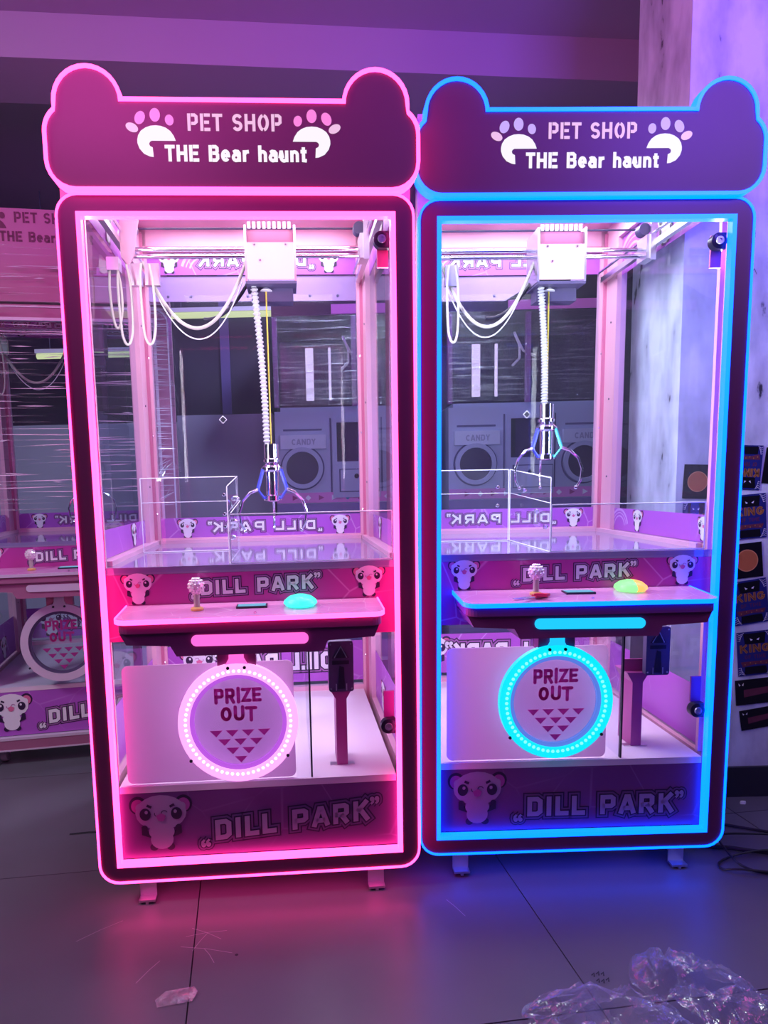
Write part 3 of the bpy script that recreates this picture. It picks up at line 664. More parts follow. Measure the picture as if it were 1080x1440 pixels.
    for (a, b, zb) in ((-.375, -.352, 1.545), (-.352, -.325, 1.50), (-.290, -.262, 1.50)):
        part(MB().mat(CREAM).tube(spl([(a, .30, 1.72), (a-.005, .30, 1.66), (a-.002, .30, zb+.05), (a+.004, .30, zb+.012), ((a+b)/2, .302, zb), (b-.004, .305, zb+.014), (b+.002, .31, zb+.06), (b+.001, .31, 1.66), (b-.008, .31, 1.72)], 6), .0036, 8), 'hanging_cable', sm=True)
    part(MB().mat(ALU).box(-.383, -.35, .29, .33, 1.70, 1.735), 'cable_clamp'); part(MB().mat(ALU).box(-.335, -.30, .35, .37, 1.675, 1.735), 'cable_clamp')
    part(MB().mat(ALU).box(-.290, -.25, .35, .37, 1.675, 1.735), 'cable_clamp')
    # ---- acrylic prize chute
    if not sp.get('far'):
        def pane(name_, pts, ax_thick):
            v = [Vector(p) for p in pts]; t = Vector(ax_thick)
            ob = part(MB().mat(ACRYL).hexa(v, [p+t for p in v]), name_)
            e = MB().mat(EDGE)
            for i in range(4): e.tube([v[i]+t/2, v[(i+1) % 4]+t/2], .0016, 5)
            e.build('bright_edge', ob)
            return ob
        yb = .45
        pane('chute_pane', [(-.358, yb, .896), (-.062, yb, .896), (-.062, yb, 1.126), (-.358, yb, 1.126)], (0, .004, 0))
        pane('chute_pane', [(-.060, .062, .896), (-.060, yb, .896), (-.060, yb, 1.126), (-.060, .062, 1.096)], (.004, 0, 0))
        pane('guard_pane', [(-.054, .062, .896), (.37, .062, .896), (.37, .062, 1.023), (-.054, .062, 1.023)], (0, .004, 0))
        part(MB().mat(EDGE).tube([(-.36, yb+.02, 1.05), (-.052, yb+.02, 1.05)], .0012, 5).tube([(-.052, yb+.02, 1.05), (-.052, .075, 1.027)], .0012, 5), 'edge_line')
        for z_ in (.96, 1.0, 1.06):
            part(MB().mat(CHROME).lathe([(.007, 0), (.007, .006), (.003, .012)], (-.056, .12 + (z_-.96)*2, z_), 'x', 10), 'acrylic_bolt')
            part(MB().mat(CHROME).lathe([(.006, 0), (.006, -.006), (.003, -.010)], (-.10, yb, z_+.01), 'y', 10), 'acrylic_bolt')
        part(MB().mat(BLACK).box(.02 if ry == 0 else .085, .035 if ry == 0 else .10, .808, .8105, 1.372, 1.387).mat(WHITE).box(-.14, -.12, .809, .8108, 1.37, 1.39) if False else
             MB().mat(WHITE).prism([(sp.get('stick', -.125)+a, 1.335+b) for a, b in ((-.015, 0), (0, .015), (.015, 0), (0, -.015))], lambda a, b: (a, .809, b), lambda a, b: (a, .8115, b)).mat(BLACK).prism([(sp.get('stick', -.125)+a, 1.335+b) for a, b in ((-.011, 0), (0, .011), (.011, 0), (0, -.011))], lambda a, b: (a, .8075, b), lambda a, b: (a, .809, b)), 'square_sticker')
    # ---- LED tubes under the roof, casters and feet
    if lit:
        for (a, b, c_) in ((.045, .070, 1.925),):
            tb = MB().mat(LEDW).box(-.34, .34, a, b, c_, c_+.012); part(tb, 'led_tube')
        lc = sp.get('led_col', (.95, .90, 1.0))
        def led(loc_, rot, sx_, sy_, e_, col=(.93, .86, 1.0)):
            l = bpy.data.lights.new('machine_light', 'AREA'); l.shape = 'RECTANGLE'; l.size = sx_; l.size_y = sy_; l.energy = e_; l.color = col
            lo = bpy.data.objects.new('machine_light', l); COL.objects.link(lo); lo.parent = R; lo.location = loc_; lo.rotation_euler = rot
        led((0, .10, 1.935), (math.radians(8), 0, 0), .66, .10, 4.0, lc)
        led((0, .62, 1.984), (0, 0, 0), .66, .14, 6.0, lc)
        for s2 in (-1, 1):
            led((s2*.371, .062, 1.42), (PI/2, 0, s2*math.radians(80)), .045, .60, sp.get('side_power', 5.5) if s2 < 0 else 4.5, lc)  # side lights added as fill, apart from the LED at the top
        led((0, .30, .868), (0, 0, 0), .60, .30, 5.2, (1.0, .80, .96))
        tb = MB().mat(LEDW).box(-.34, .34, .085, .095, .860, .868); part(tb, 'led_tube')
    for sx in (-1, 1):
        x_ = sx*.307
        if sp.get('far'): caster(R, (sx*.31, .045, 0)); caster(R, (sx*.31, .72, 0)); continue
        f_ = MB().mat(ALU); f_.box(x_-.022, x_+.022, .024, .028, .012, .105).box(x_-.022, x_+.022, .000, .028, .006, .012); f_.box(x_-.004, x_+.004, .0, .006, .0, .008)
        ft = part(f_, 'foot_bracket')
        caster(R, (x_, .14, 0)); caster(R, (x_, .72, 0))
    return R
def caster(parent, c, big=1.0):
    x, y, z = c
    m_ = MB().mat(ALU).box(x-.032, x+.032, y-.032, y+.032, .100, .104).lathe([(.018, .088), (.018, .100)], (x, y, 0), 'z', 16)
    for s_ in (-1, 1):
        m_.prism([(y-.022, .088), (y+.022, .088), (y+.034, .034), (y+.022, .024)], lambda a, b: (x+s_*.018, a, b), lambda a, b: (x+s_*.020, a, b))
    k = m_.build('caster', parent)
    w_ = MB().mat(pbr('grey caster wheel', (.35, .34, .38), .5)).lathe([(.022, -.014), (.034, -.012), (.036, 0), (.034, .012), (.022, .014)], (x, y+.024, .0365), 'x', 24)
    w_.mat(CHROME).lathe([(.006, -.021), (.006, .021)], (x, y+.024, .0365), 'x', 10)
    w_.build('caster_wheel', k, True)

PINKN = emi('pink neon', (1.0, .036, .26), 8.5); CYANN = emi('blue neon', (.0, .05, 1.0), 9.0)
PINKB = emi('pink light bar', (1.0, .13, .62), 1.25); CYANB = emi('blue light bar', (.01, .55, 1.0), 1.15)
JELLY = emi('turquoise button', (.03, .85, .62), 1.5); JELLY2 = emi('green button', (.28, 1.0, .30), 1.3); JELLY3 = emi('yellow button', (1.0, .50, .10), 1.3)

L = machine('claw_machine', (-.20330, 1.72518, 0), .062086, 0, PINKN, PINKB, ((1.0, .25, .75), .95, JELLY, 'pink', None, (.62, .12, .95)),
            carriage=(.070, .40), claw_top=1.222, claw_x=.053, spec=dict(led=emi('pink ring led', (1.0, .80, .95), 1.5), ring_mat=emi('pink ring light', (1.0, .36, .86), 1.35), ring=(-.046, .494), rise=.085))
tag(L, 'tall claw machine outlined in pink neon, bear-eared sign and turquoise button', 'claw machine')
Rm = machine('claw_machine', (.65058, 1.80584, .002), .024221, .00619, CYANN, CYANB, ((.62, .45, 1.0), .9, JELLY2, 'blue', None, (.12, .25, .95)),
             carriage=(.062, .40), claw_top=1.328, claw_x=.040, spec=dict(led=emi('blue ring led', (.22, 1.0, .95), 1.3), ring_mat=emi('cyan ring light', (.0, .74, .95), 1.15), ring=(-.061, .499), rise=.0, led_col=(.90, .96, 1.0), side_power=7.5, two_tone=True, header=(-.366, .02), coin_off=(.045, 0), btn=(.145, .011), joy=(-.119, -.014),
             coin=(.222, .119), coin_yaw=0, claw_turn=math.radians(200), claw_cols=(0, 2, 1), stick=.105))
tag(Rm, 'tall claw machine outlined in blue neon with green button and keys on its console', 'claw machine')
DIMF = pbr('unlit pink frame', (.36, .13, .24), .45)
DIMN = pbr('unlit white tube', (.62, .52, .66), .4)
dk = pbr('unlit dark lettering', (.10, .015, .05), .5)
T = machine('claw_machine', (-1.035, 2.70, 0), .19, 0, DIMN, DIMN, ((0, 0, 0), 0, WHITE, 'unlit', None, (.4, .3, .5)), lit=False, frame=DIMF,
            spec=dict(far=True, sign_ink=(dk, dk), toe=dk, plain_sign=True, sign_dz=.135, ring_mat=DIMN, ring_in=DKGREY))
tag(T, 'unlit pink claw machine wrapped in stretch film behind the pink-lit one', 'claw machine')
FILM = film('stretch film', sx=1.3, sz=95, lo=.57, hi=.66, base=.01, amt=.62, rough=.2, gloss=.45)
fm = MB().mat(FILM)
nx = 10
pth = [(-.44, .80), (-.44, -.03), (.44, -.03), (.44, .80)]
for z0, z1 in ((1.02, 2.02),):
    for i in range(3):
        (xa, ya), (xb, yb) = pth[i], pth[i+1]
        fm.add([(xa, ya, z0), (xb, yb, z0), (xb, yb, z1), (xa, ya, z1)], [(0, 1, 2, 3)])
fo = fm.build('stretch_film', T)
rc = random.Random(7); cm = MB().mat(pbr('painted film glint', (.80, .74, .86), .18, .35))  # pale slivers shaped to stand in for lamp reflections on the film
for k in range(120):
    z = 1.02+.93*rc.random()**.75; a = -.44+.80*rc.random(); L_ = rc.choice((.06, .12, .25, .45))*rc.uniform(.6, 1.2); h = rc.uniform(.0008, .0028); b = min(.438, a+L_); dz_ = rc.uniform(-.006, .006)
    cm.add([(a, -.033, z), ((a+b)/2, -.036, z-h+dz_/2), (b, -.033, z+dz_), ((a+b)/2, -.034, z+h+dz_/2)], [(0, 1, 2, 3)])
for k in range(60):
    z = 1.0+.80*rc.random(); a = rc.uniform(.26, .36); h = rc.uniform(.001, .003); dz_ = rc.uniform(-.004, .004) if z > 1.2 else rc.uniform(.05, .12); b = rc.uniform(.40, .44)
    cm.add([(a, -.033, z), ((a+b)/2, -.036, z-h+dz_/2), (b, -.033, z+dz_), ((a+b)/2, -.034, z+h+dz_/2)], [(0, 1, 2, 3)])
co_ = cm.build('film_glint', fo); co_['kind'] = 'stuff'

# keys lying by the joystick of the blue machine
K = empty('key_bunch', (.650-.130, 1.806-.058, .7925), .3)
MB().mat(CHROME).tube([(-.012*cos(t*PI/8)+.0, .012*sin(t*PI/8), .001) for t in range(17)], .0012, 6).build('key_ring', K)
kp = MB().mat(pbr('red plastic', (.62, .02, .06), .35)); kp.prism([(.0, -.012), (.035, -.010), (.046, .0), (.035, .012), (.0, .010)], lambda a, b: (a, b, .001), lambda a, b: (a, b, .007)); kp.build('key_head', K)
kp = MB().mat(MATS['red plastic']).prism([(-.008, -.012), (.016, -.032), (.030, -.026), (.008, -.004)], lambda a, b: (a, b, .007), lambda a, b: (a, b, .013)); kp.build('key_head', K)
MB().mat(ALU).box(-.060, -.005, -.004, .003, .001, .003).build('key_blade', K); MB().mat(ALU).prism([(-.055, -.028), (-.050, -.033), (-.004, -.012), (-.008, -.006)], lambda a, b: (a, b, .003), lambda a, b: (a, b, .005)).build('key_blade', K)
tag(K, 'bunch of red-headed keys lying beside the joystick on the blue-lit console', 'keys')

# ------------------------------------------------------------------ room
FL = pbr('floor grout', (.03, .028, .035), .8)
fl = MB().mat(FL).box(-5, 5, -.8, 7.5, -.06, -.006).build('floor'); fl['kind'] = 'structure'
TILE = pbr('worn grey tile', (.115, .104, .138), .36, var=.30, scale=2.2, bump=.03)
tm = None; ts = .855; ca, sa = cos(.125), sin(.125)
for i in range(-5, 6):
    for j in range(-3, 8):
        gx, gy = i*ts, j*.72
        x = -.31+gx*ca-gy*sa; y = 1.20+gx*sa+gy*ca
        if abs(x) > 4.2 or y < -.5 or y > 7: continue
        if tm is None:
            o = MB().mat(TILE).prism(rrect(.0016, ts-.0016, .0016, .7184, .002, 1), lambda a, b: (a, b, -.012), lambda a, b: (a, b, 0)).build('tile', fl); tm = o
        else: o = tm.copy(); COL.objects.link(o)
        o.location = (x, y, random.uniform(-.0006, 0)); o.rotation_euler = (0, 0, .125)
CEIL = pbr('painted ceiling', (.42, .32, .46), .8, var=.05, scale=1.5)
ce = MB().mat(CEIL).box(-5, 5, -.5, 7.5, 3.04, 3.12).build('ceiling'); ce['kind'] = 'structure'
bm_ = MB().mat(CEIL).box(-4.0, 1.55, 0, .35, 2.865, 3.04).build('ceiling_beam'); bm_.location = (.158, 3.2, 0); bm_.rotation_euler = (0, 0, .105); bm_['kind'] = 'structure'
DARKW = pbr('dark back wall', (.035, .025, .060), .7, var=.2)
bw = MB().mat(DARKW).box(-5, 5, 6.2, 6.3, 0, 3.04).build('wall_back'); bw['kind'] = 'structure'
GREYW = pbr('grey panelled dado', (.50, .48, .62), .5, var=.15, scale=3)
dd = MB().mat(GREYW).box(-3.6, -.20, 5.0, 5.06, 0, 1.56).build('wall_partition'); dd['kind'] = 'structure'
lw = MB().mat(DARKW).box(-4.3, -4.2, -.5, 6.2, 0, 3.04).build('wall_left'); lw['kind'] = 'structure'
# pillar / wall on the right with worn plaster
PL = bpy.data.materials.new('worn plaster'); PL.use_nodes = True; nt = PL.node_tree; b = nt.nodes['Principled BSDF']; b.inputs['Roughness'].default_value = .75
tc = nt.nodes.new('ShaderNodeTexCoord'); mp = nt.nodes.new('ShaderNodeMapping'); mp.inputs['Scale'].default_value = (5, 5, 2.2); nz = nt.nodes.new('ShaderNodeTexNoise'); nz.inputs['Scale'].default_value = 2.4; nz.inputs['Detail'].default_value = 8
nt.links.new(tc.outputs['Object'], mp.inputs[0]); nt.links.new(mp.outputs[0], nz.inputs['Vector'])
cr = nt.nodes.new('ShaderNodeValToRGB'); cr.color_ramp.elements[0].position = .305; cr.color_ramp.elements[0].color = (.03, .03, .04, 1); cr.color_ramp.elements[1].position = .335; cr.color_ramp.elements[1].color = (.46, .48, .52, 1)
e = cr.color_ramp.elements.new(.62); e.color = (.74, .78, .82, 1)
nt.links.new(nz.outputs['Fac'], cr.inputs[0]); nt.links.new(cr.outputs[0], b.inputs['Base Color'])
wr = MB().mat(PL).box(1.128, 3.2, 2.25, 2.62, 0, 3.04).build('wall_right'); wr['kind'] = 'structure'
bb = MB().mat(pbr('dark skirting', (.022, .022, .035), .5)).box(1.122, 3.2, 2.238, 2.2495, 0, .105).build('baseboard_right'); bb['kind'] = 'structure'
gf = MB().mat(pbr('pencil', (.05, .04, .08), .6)); fg = plane_fn((0, 2.2495, 0), (1, 0), (0, -1, 0))
text(gf, fg, 'Q', 1.335, 1.83, .022, .2, [(MATS['pencil'], .08)])
gf.stroke(fg, [(1.305, 1.77), (1.345, 1.80)], .002, 0); gf.stroke(fg, [(1.33, 1.80), (1.345, 1.80), (1.343, 1.785)], .002, 0); gf.stroke(fg, [(1.30, 1.87), (1.32, 1.885), (1.305, 1.90)], .002, 0); gf.stroke(fg, [(1.34, 1.72), (1.35, 1.735), (1.358, 1.718)], .0015, 0); gf.build('pencil_scribble', wr)

# posters
def card(kind, x0, x1, z0, z1, rot, label, tilt=0, flip=False):
    W_, H_ = x1-x0, z1-z0; e = empty('poster', ((x0+x1)/2, 2.2485, (z0+z1)/2)); e.rotation_euler = (0, rot, 0)
    navy = pbr('navy card', (.018, .022, .16), .3, var=.2, scale=14); blk = pbr('black card', (.006, .005, .010), .3); go = pbr('gold ink', (.42, .17, .04), .4, var=.25, scale=40); rd = pbr('rust ink', (.14, .025, .05), .5, var=.4, scale=60)
    back = MB().mat(navy if kind == 'k' else blk).box(-W_/2, W_/2, -.0015, 0, -H_/2, H_/2).build('card', e)
    fn = plane_fn((0, -.0016, 0), (1, 0), (0, -1, 0), .0003); s = -1 if flip else 1; f2 = lambda a, b, l: fn(a*s, b*s, l)
    mb = MB()
    if kind == 'k':
        mb.mat(blk).poly(f2, [(-W_*.32, H_*.46), (W_*.32, H_*.46), (W_*.28, H_*.22), (-W_*.28, H_*.22)], 0).poly(f2, [(-W_*.32, -H_*.47), (W_*.32, -H_*.47), (W_*.3, -H_*.3), (-W_*.3, -H_*.3)], 0)
        mb.mat(INKW)
        for q in (-1, 1): mb.poly(f2, [(q*W_*.05, H_*.31), (q*W_*.14, H_*.35), (q*W_*.11, H_*.29)], 1)
        for qx in (-1, 1):
            for qz in (-1, 1):
                for k in range(4):
                    mb.stroke(f2, [(qx*W_*.49, qz*H_*(.47-.05*k)), (qx*W_*(.42-.0*k), qz*H_*(.44-.045*k)), (qx*W_*(.30+.03*k), qz*H_*(.48-.03*k))], .0012, 1)
        h = H_*.17; text(mb, f2, 'KING', -W_*.43, H_*.03, h, .2, [(go, .30), (pbr('brown ink', (.16, .05, .02), .5), .08)], gap=.08, sx=W_*.86/(text_width('KING', .08)*h))
        h = H_*.09; text(mb, f2, 'OF TIME', -W_*.30, -H_*.12, h, .2, [(rd, .16)], gap=.12, sx=W_*.6/(text_width('OF TIME', .12)*h))
        mb.mat(rd).poly(f2, [(-W_*.42, -H_*.18), (W_*.42, -H_*.18), (W_*.36, -H_*.28), (0, -H_*.25), (-W_*.36, -H_*.30)], 0)
        mb.mat(go)
        for k in range(5): mb.disc(f2, (-.3+.15*k)*W_, (-.24+.03*(k % 2))*H_, .0018, .0028, 2, n=6)
    elif kind == 'b':
        g = pbr('orange ball ink', (.50, .15, .05), .4, var=.3, scale=10); mb.mat(pbr('pale orange ink', (.7, .32, .14), .4)).disc(f2, 0, 0, W_*.36, W_*.36, 0, n=32); mb.mat(g).disc(f2, 0, .0, W_*.33, W_*.33, 1, n=32)
    else:
        mb.mat(INKW)
        for qx in (-.36, .36):
            for q in (-1, 1): mb.poly(f2, [(qx*W_+q*.002, H_*.30), (qx*W_+q*.009, H_*.38), (qx*W_+q*.007, H_*.26)], 1)
        mb.mat(rd).poly(f2, [(-W_*.3, H_*.1), (W_*.3, H_*.15), (W_*.3, -H_*.1), (-W_*.3, -H_*.2)], 0)
    mb.build('print', e)
    return tag(e, label, 'poster')
card('k', 1.318, 1.402, 1.045, 1.188, .05, 'navy card hung upside down, topmost in the column of wall cards', flip=True)
card('b', 1.410, 1.520, 1.06, 1.175, .1, 'black card at the picture edge beside the upside-down card')
card('k', 1.318, 1.425, .885, 1.030, -.07, 'navy card with gold KING lettering, directly above the orange ball card')
card('b', 1.318, 1.420, .755, .870, -.10, 'black card with an orange ball, in the outer column of wall cards')
card('k', 1.330, 1.445, .600, .748, -.14, 'navy card with gold KING lettering, directly below the orange ball card')
card('k', 1.352, 1.470, .425, .575, -.09, 'navy card with gold KING lettering, lowest one of its kind on the wall')
card('r', 1.352, 1.490, .325, .412, -.09, 'dark card with two pairs of white eyes, low on the wall')
card('r', 1.372, 1.500, .240, .310, -.16, 'dark rust-printed card hanging lowest of all on the wall')
card('b', 1.150, 1.242, 1.020, 1.130, .04, 'black card with an orange ball, seen through the side glass of the blue-lit machine')
card('k', 1.150, 1.235, .880, 1.010, .03, 'navy card under an orange ball card, seen through the side glass')

# twin white cabinets behind
LAV = pbr('lavender white cabinet', (.40, .42, .60), .45, var=.05, scale=4); LAVD = pbr('grooves', (.10, .09, .20), .6); DKG = pbr('dark violet interior', (.035, .015, .075), .3, var=.4, scale=5)
SHAPE = pbr('deep pink print', (.35, .04, .22), .5); PKB = pbr('pink printed rail', (.70, .22, .60), .45)
def twin(x0, label):
    yf = 3.8; t = empty('twin_cabinet', (x0, yf, 0))
    p = lambda mb, n_, q=None: mb.build(n_, q or t)
    body = p(MB().mat(LAV).box(0, .88, 0, .7, .10, 1.49).box(.03, .86, .04, .7, 1.49, 1.515), 'cabinet_body')
    for cx in (.145, .735):
        C2 = lambda r: [(cx+r*cos(2*PI*k/40), 1.185+r*sin(2*PI*k/40)) for k in range(40)]
        p(MB().mat(LAVD).prism(C2(.120), lambda a, b: (a, -.004, b), lambda a, b: (a, -.0005, b)), 'door_gasket')
        d = p(MB().mat(LAV).ring(C2(.112), C2(.088), lambda a, b: (a, -.022, b), lambda a, b: (a, 0, b)), 'round_door')
        p(MB().mat(DKG).prism(C2(.088), lambda a, b: (a, -.010, b), lambda a, b: (a, -.001, b)), 'door_window', d)
        lp = p(MB().mat(pbr('pale plate', (.55, .58, .74), .4)).box(cx-.115, cx+.13, -.020, 0, 1.288, 1.362), 'name_plate')
        mb = MB(); text(mb, plane_fn((0, -.0205, 0), (1, 0), (0, -1, 0)), 'CANDY', cx-.055, 1.309, .032, .2, [(pbr('grey relief', (.34, .34, .50), .5), .2)], sx=.13/(text_width('CANDY')*.032)); mb.build('lettering', lp)
        p(MB().mat(LAVD).box(cx-.10, cx+.11, -.004, 0, 1.385, 1.395), 'slot')
    c = p(MB().mat(LAV).ring([(.31, 1.09-.07), (.57, 1.09-.07), (.57, 1.45), (.31, 1.45)], [(.335, 1.215), (.545, 1.215), (.545, 1.425), (.335, 1.425)], lambda a, b: (a, -.018, b), lambda a, b: (a, 0, b)), 'centre_panel')
    p(MB().mat(DKG).box(.335, .545, -.006, 0, 1.215, 1.425).mat(BLACK).box(.335, .36, -.012, -.006, 1.225, 1.42), 'dark_recess', c)
    dr = p(MB().mat(LAVD).box(.345, .565, -.0215, -.018, 1.05, 1.175).mat(LAV).box(.352, .56, -.028, -.0215, 1.055, 1.17), 'drawer'); p(MB().mat(BLACK).lathe([(.014, 0), (.012, -.006)], (.44, -.028, 1.135), 'y', 14), 'drawer_lock', dr)
    p(MB().mat(LAVD).box(.298, .306, -.003, 0, 1.02, 1.45).box(.575, .583, -.003, 0, 1.02, 1.45), 'panel_groove')
    r = p(MB().mat(PKB).box(0, .88, -.006, 0, .995, 1.05), 'printed_rail'); mb = MB(); f = plane_fn((0, -.0065, 0), (1, 0), (0, -1, 0))
    for k in range(11):
        a = .10+k*.072; mb.mat([SHAPE, INKW, SHAPE, INKW, pbr('teal print', (.05, .40, .50), .5), SHAPE][k % 6])
        if k % 3 == 1: mb.poly(f, [(a-.016, 1.022), (a, 1.037), (a+.016, 1.022), (a, 1.007)], 0)
        else: mb.poly(f, [(a-.014, 1.008), (a+.016, 1.022), (a-.014, 1.037)], 0)
    mb.build('shape_print', r)
    p(MB().mat(pbr('violet lower panel', (.20, .14, .36), .45)).box(.0, .88, -.004, 0, .12, .99), 'lower_panel')
    # glazed upper part
    for a in (.0, .425, .855): p(MB().mat(pbr('mauve post', (.26, .10, .30), .5)).box(a, a+.025, .02, .05, 1.515, 2.02), 'upper_post')
    hd = p(MB().mat(BLACK).box(0, .88, .0, .7, 1.99, 2.06), 'header'); p(MB().mat(PKB).box(.32, .88, -.004, 0, 1.995, 2.045), 'header_strip', hd)
    p(MB().mat(DKG).box(.0, .88, .66, .70, 1.515, 1.99), 'rear_panel')
    for a, w_ in ((.17, .045), (.30, .014)):
        p(MB().mat(emi('white tube light', (.85, .65, .95), 1.1)).box(a, a+w_, .20, .215, 1.57, 1.86), 'tube_light')
    p(MB().mat(WHITE).tube([(.38, .1, 1.90), (.41, .1, 1.83), (.41, .1, 1.76), (.37, .1, 1.72)], .007, 6).tube([(.38, .1, 1.90), (.43, .1, 1.80), (.50, .1, 1.77)], .006, 6), 'white_cable')
    p(MB().mat(film('cabinet film', (.55, .40, .75), 2.5, 70, .50, .80, .04, .5)).box(.0, .88, -.012, -.010, 1.52, 1.99), 'stretch_film')
    for a in (.07, .81):
        p(MB().mat(BLACK).box(a-.03, a+.03, .05, .11, 0, .10).box(a-.03, a+.03, .58, .64, 0, .10), 'foot')
    return tag(t, label, 'cabinet')
twin(-.29, 'lavender-white toy cabinet with round doors, seen through the pink-lit machine')
twin(.655, 'lavender-white toy cabinet with round doors, seen through the blue-lit machine')

# tall dark cabinet between the film-wrapped machine and the white ones
dc = empty('dark_cabinet', (-.98, 4.55, 0)); MB().mat(DARKW).box(0, .62, 0, .44, 1.56, 2.55).build('cabinet_top', dc)
MB().mat(GREYW).box(0, .62, 0, .44, .0, 1.559).build('cabinet_base', dc); MB().mat(pbr('violet edge', (.10, .08, .26), .4)).box(.30, .36, -.01, 0, 1.56, 2.45).build('edge_strip', dc)
tag(dc, 'tall dark cabinet with grey lower half behind the pink-lit machine', 'cabinet')

# glowing tubes added in place of lamp reflections in film and glass
YL = emi('yellow-green tube', (.80, .85, .38), 1.0)
for i, (x0, x1, y, z, lb) in enumerate([(-2.35, -1.35, 4.6, 2.20, 'long yellowish tube added for the upper lamp reflection in the film wrap'), (-1.95, -1.20, 4.75, 1.99, 'short yellowish tube added for the lower lamp reflection in the film wrap'), (-1.0, .05, 4.45, 2.16, 'yellowish tube added for the pale beam in the back glass of the pink-lit machine')]):
    lm = empty('lamp_reflection', (x0, y, z)); MB().mat(YL).tube([(0.01, 0, 0), (x1-x0-.01, 0, 0)], .018, 10).build('reflection_tube', lm)
    MB().mat(WHITE).box(0, x1-x0, -.015, .03, .019, .045).build('housing', lm)
    MB().mat(DKGREY).tube([(.1, 0, .045), (.1, 0, 3.04-z)], .003, 5).build('hanger', lm); MB().mat(DKGREY).tube([(x1-x0-.1, 0, .045), (x1-x0-.1, 0, 3.04-z)], .003, 5).build('hanger', lm)
    tag(lm, lb, 'lamp reflection')

# ------------------------------------------------------------------ things on the floor
BAG = film('clear polythene', (.60, .66, .92), 7, 7, .40, .68, .16, .72, .16, .40)
def bag(name, cx, cy, rx, ry_, h, rot, seed, label, lean=0):
    import mathutils.noise as mn
    n1, n2 = 70, 70; V = []; F = []
    rd_ = lambda x: 1-abs(x)*2.2
    for i in range(n1+1):
        for j in range(n2+1):
            u, v = i/n1*2-1, j/n2*2-1; r = math.sqrt(u*u+v*v)
            wv = mn.noise(Vector((u*1.4+seed, v*1.4, 2.2)))*.9
            ridge = rd_(mn.noise(Vector((u*1.1+seed, (v+wv)*2.6, 4.4)))); fold = rd_(mn.noise(Vector((u*2.0+wv*2, v*5.5-seed, seed*.7))))
            edge = max(0, 1-r**2.2*(.8+.5*wv)); z = h*(edge**.6)*(.30+.55*max(0, ridge)+.16*max(0, fold))
            k = 1 if r <= 1 else 1/r**.75
            V.append((cx+(u*rx*(1+.22*wv)*k)*cos(rot)-(v*ry_*(1+.15*wv)*k)*sin(rot), cy+(u*rx*(1+.22*wv)*k)*sin(rot)+(v*ry_*(1+.15*wv)*k)*cos(rot), max(.003, z)+.002))
    for i in range(n1):
        for j in range(n2): a = i*(n2+1)+j; F.append((a, a+n2+1, a+n2+2, a+1))
    o = MB().mat(BAG).add(V, F).build(name, None, True); return tag(o, label, 'plastic bag')
bag('plastic_bag', .53, 1.20, .17, .13, .10, -.35, 3, 'crumpled clear plastic bag on the floor, nearer the middle of the room')
bag('plastic_bag', .765, 1.30, .085, .17, .085, .62, 11, 'crumpled clear plastic bag on the floor, right one of the two')
o = MB().mat(film('tape film', (.85, .75, .9), 40, 40, .4, .7, .25, .8)).add([(-.042, -.016, .002), (.03, -.028, .004), (.046, -.006, .006), (.042, .016, .003), (-.02, .020, .007), (-.044, .006, .003), (0, -.004, .010)], [(0, 1, 6), (1, 2, 6), (2, 3, 6), (3, 4, 6), (4, 5, 6), (5, 0, 6)]).build('plastic_scrap'); o.location = (-.358, 1.368, 0); o.rotation_euler = (0, 0, .35)
tag(o, 'small clear plastic scrap on the floor in front of the pink-lit machine', 'plastic scrap')
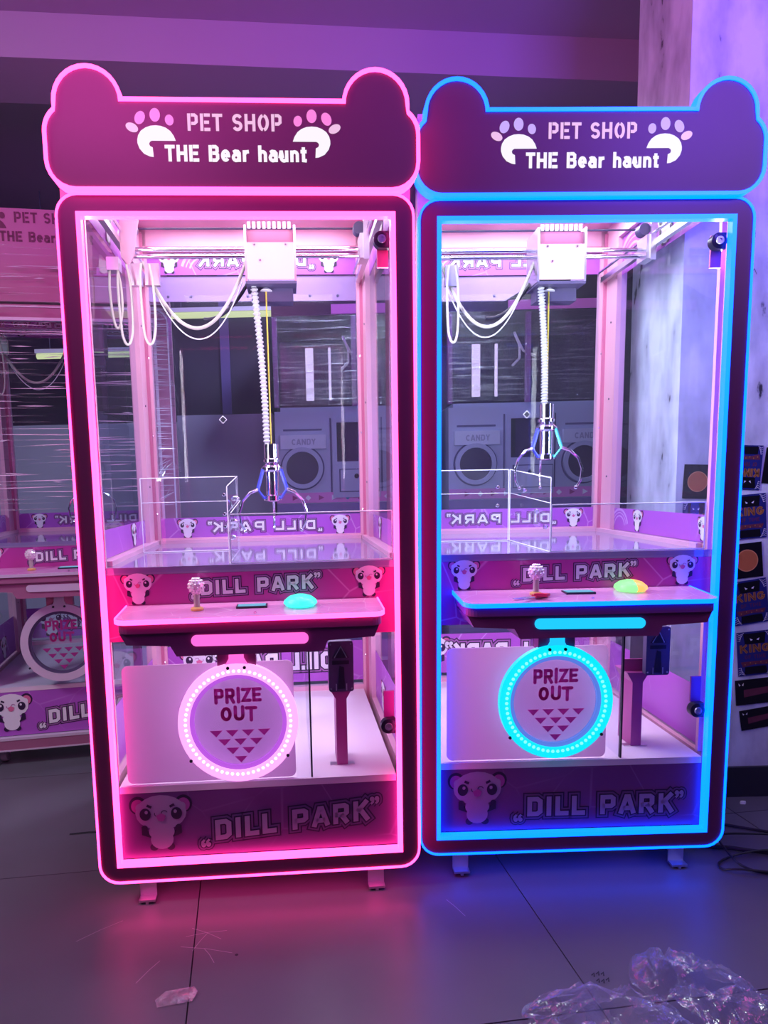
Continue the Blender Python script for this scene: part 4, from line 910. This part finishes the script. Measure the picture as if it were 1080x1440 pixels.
# cables in the corner
BK = pbr('black cable', (.012, .010, .02), .45)
cbl = [([(1.10, 2.15, .004), (1.16, 2.08, .004), (1.26, 2.02, .006), (1.38, 1.97, .004), (1.5, 1.92, .004)], .004, 'thin black cable curving along the foot of the right wall'),
       ([(1.02, 1.93, .005), (1.14, 1.905, .008), (1.20, 1.88, .01), (1.32, 1.86, .005), (1.45, 1.84, .005)], .006, 'thick black cable running out from under the blue-lit machine'),
       ([(1.45, 1.94, .014), (1.25, 1.965, .016), (1.14, 1.94, .026), (1.115, 1.86, .024), (1.13, 1.80, .010), (1.2, 1.77, .005), (1.4, 1.78, .005)], .0035, 'black cable bent into a wide loop on the floor at right'),
       ([(1.4, 1.87, .02), (1.2, 1.865, .018), (1.09, 1.84, .006), (1.07, 1.80, .005), (1.12, 1.775, .016), (1.3, 1.75, .006)], .003, 'thin black wire loop lying nearest in the tangle at right')]
for p, r, lb in cbl: tag(MB().mat(BK).tube(spl(p), r, 7).build('cable', None, True), lb, 'cable')
for (x, y, s, lb) in ((1.125, 1.93, .014, 'tiny white plug end on the black cable tangle'), (1.36, 2.19, .012, 'tiny white scrap near the foot of the right wall')):
    o = MB().mat(WHITE).prism([(-s, -s*.4), (s*.3, -s*.6), (s, .2*s), (.2*s, s*.5), (-s*.7, s*.4)], lambda a, b: (a, b, 0), lambda a, b: (a*.8, b*.8, .008)).build('paper_scrap'); o.location = (x, y, .012 if s > .013 else 0); tag(o, lb, 'scrap')
MR = pbr('dirt mark', (.02, .02, .03), .8); PS = pbr('pale scratch', (.45, .38, .46), .5)
fz = lambda a, b, l: (a, b, .0006+.0002*l)
mk = MB().mat(MR)
for dx, dy in ((0, 0), (.012, .004), (.022, .002), (.004, -.018), (.014, -.02), (.026, -.016)):
    mk.stroke(fz, [(.555+dx, 1.405+dy), (.563+dx, 1.412+dy), (.559+dx, 1.400+dy)], .003, 0)
mk.stroke(fz, [(-.86, 2.09), (-.80, 2.10), (-.74, 2.10)], .010, 0); mk.disc(fz, -.735, 2.03, .007, .005, 0); mk.disc(fz, -.245, 1.50, .004, .004, 0)
mk.build('floor_mark', fl)
mk = MB().mat(PS)
for (x0_, y0_, a_, L_) in ((-.33, 1.58, .2, .10), (-.33, 1.58, -.5, .09), (-.32, 1.52, -.2, .13), (-.34, 1.55, 1.2, .07), (-.31, 1.50, -1.0, .06), (-.60, 1.60, .7, .12), (-.44, 1.45, 1.1, .08), (.30, 1.66, -1.1, .08)):
    mk.stroke(fz, [(x0_-cos(a_)*L_/2, y0_-sin(a_)*L_/2), (x0_, y0_+.004), (x0_+cos(a_)*L_/2, y0_+sin(a_)*L_/2)], .0012, 0)
mk.build('floor_scratch', fl)
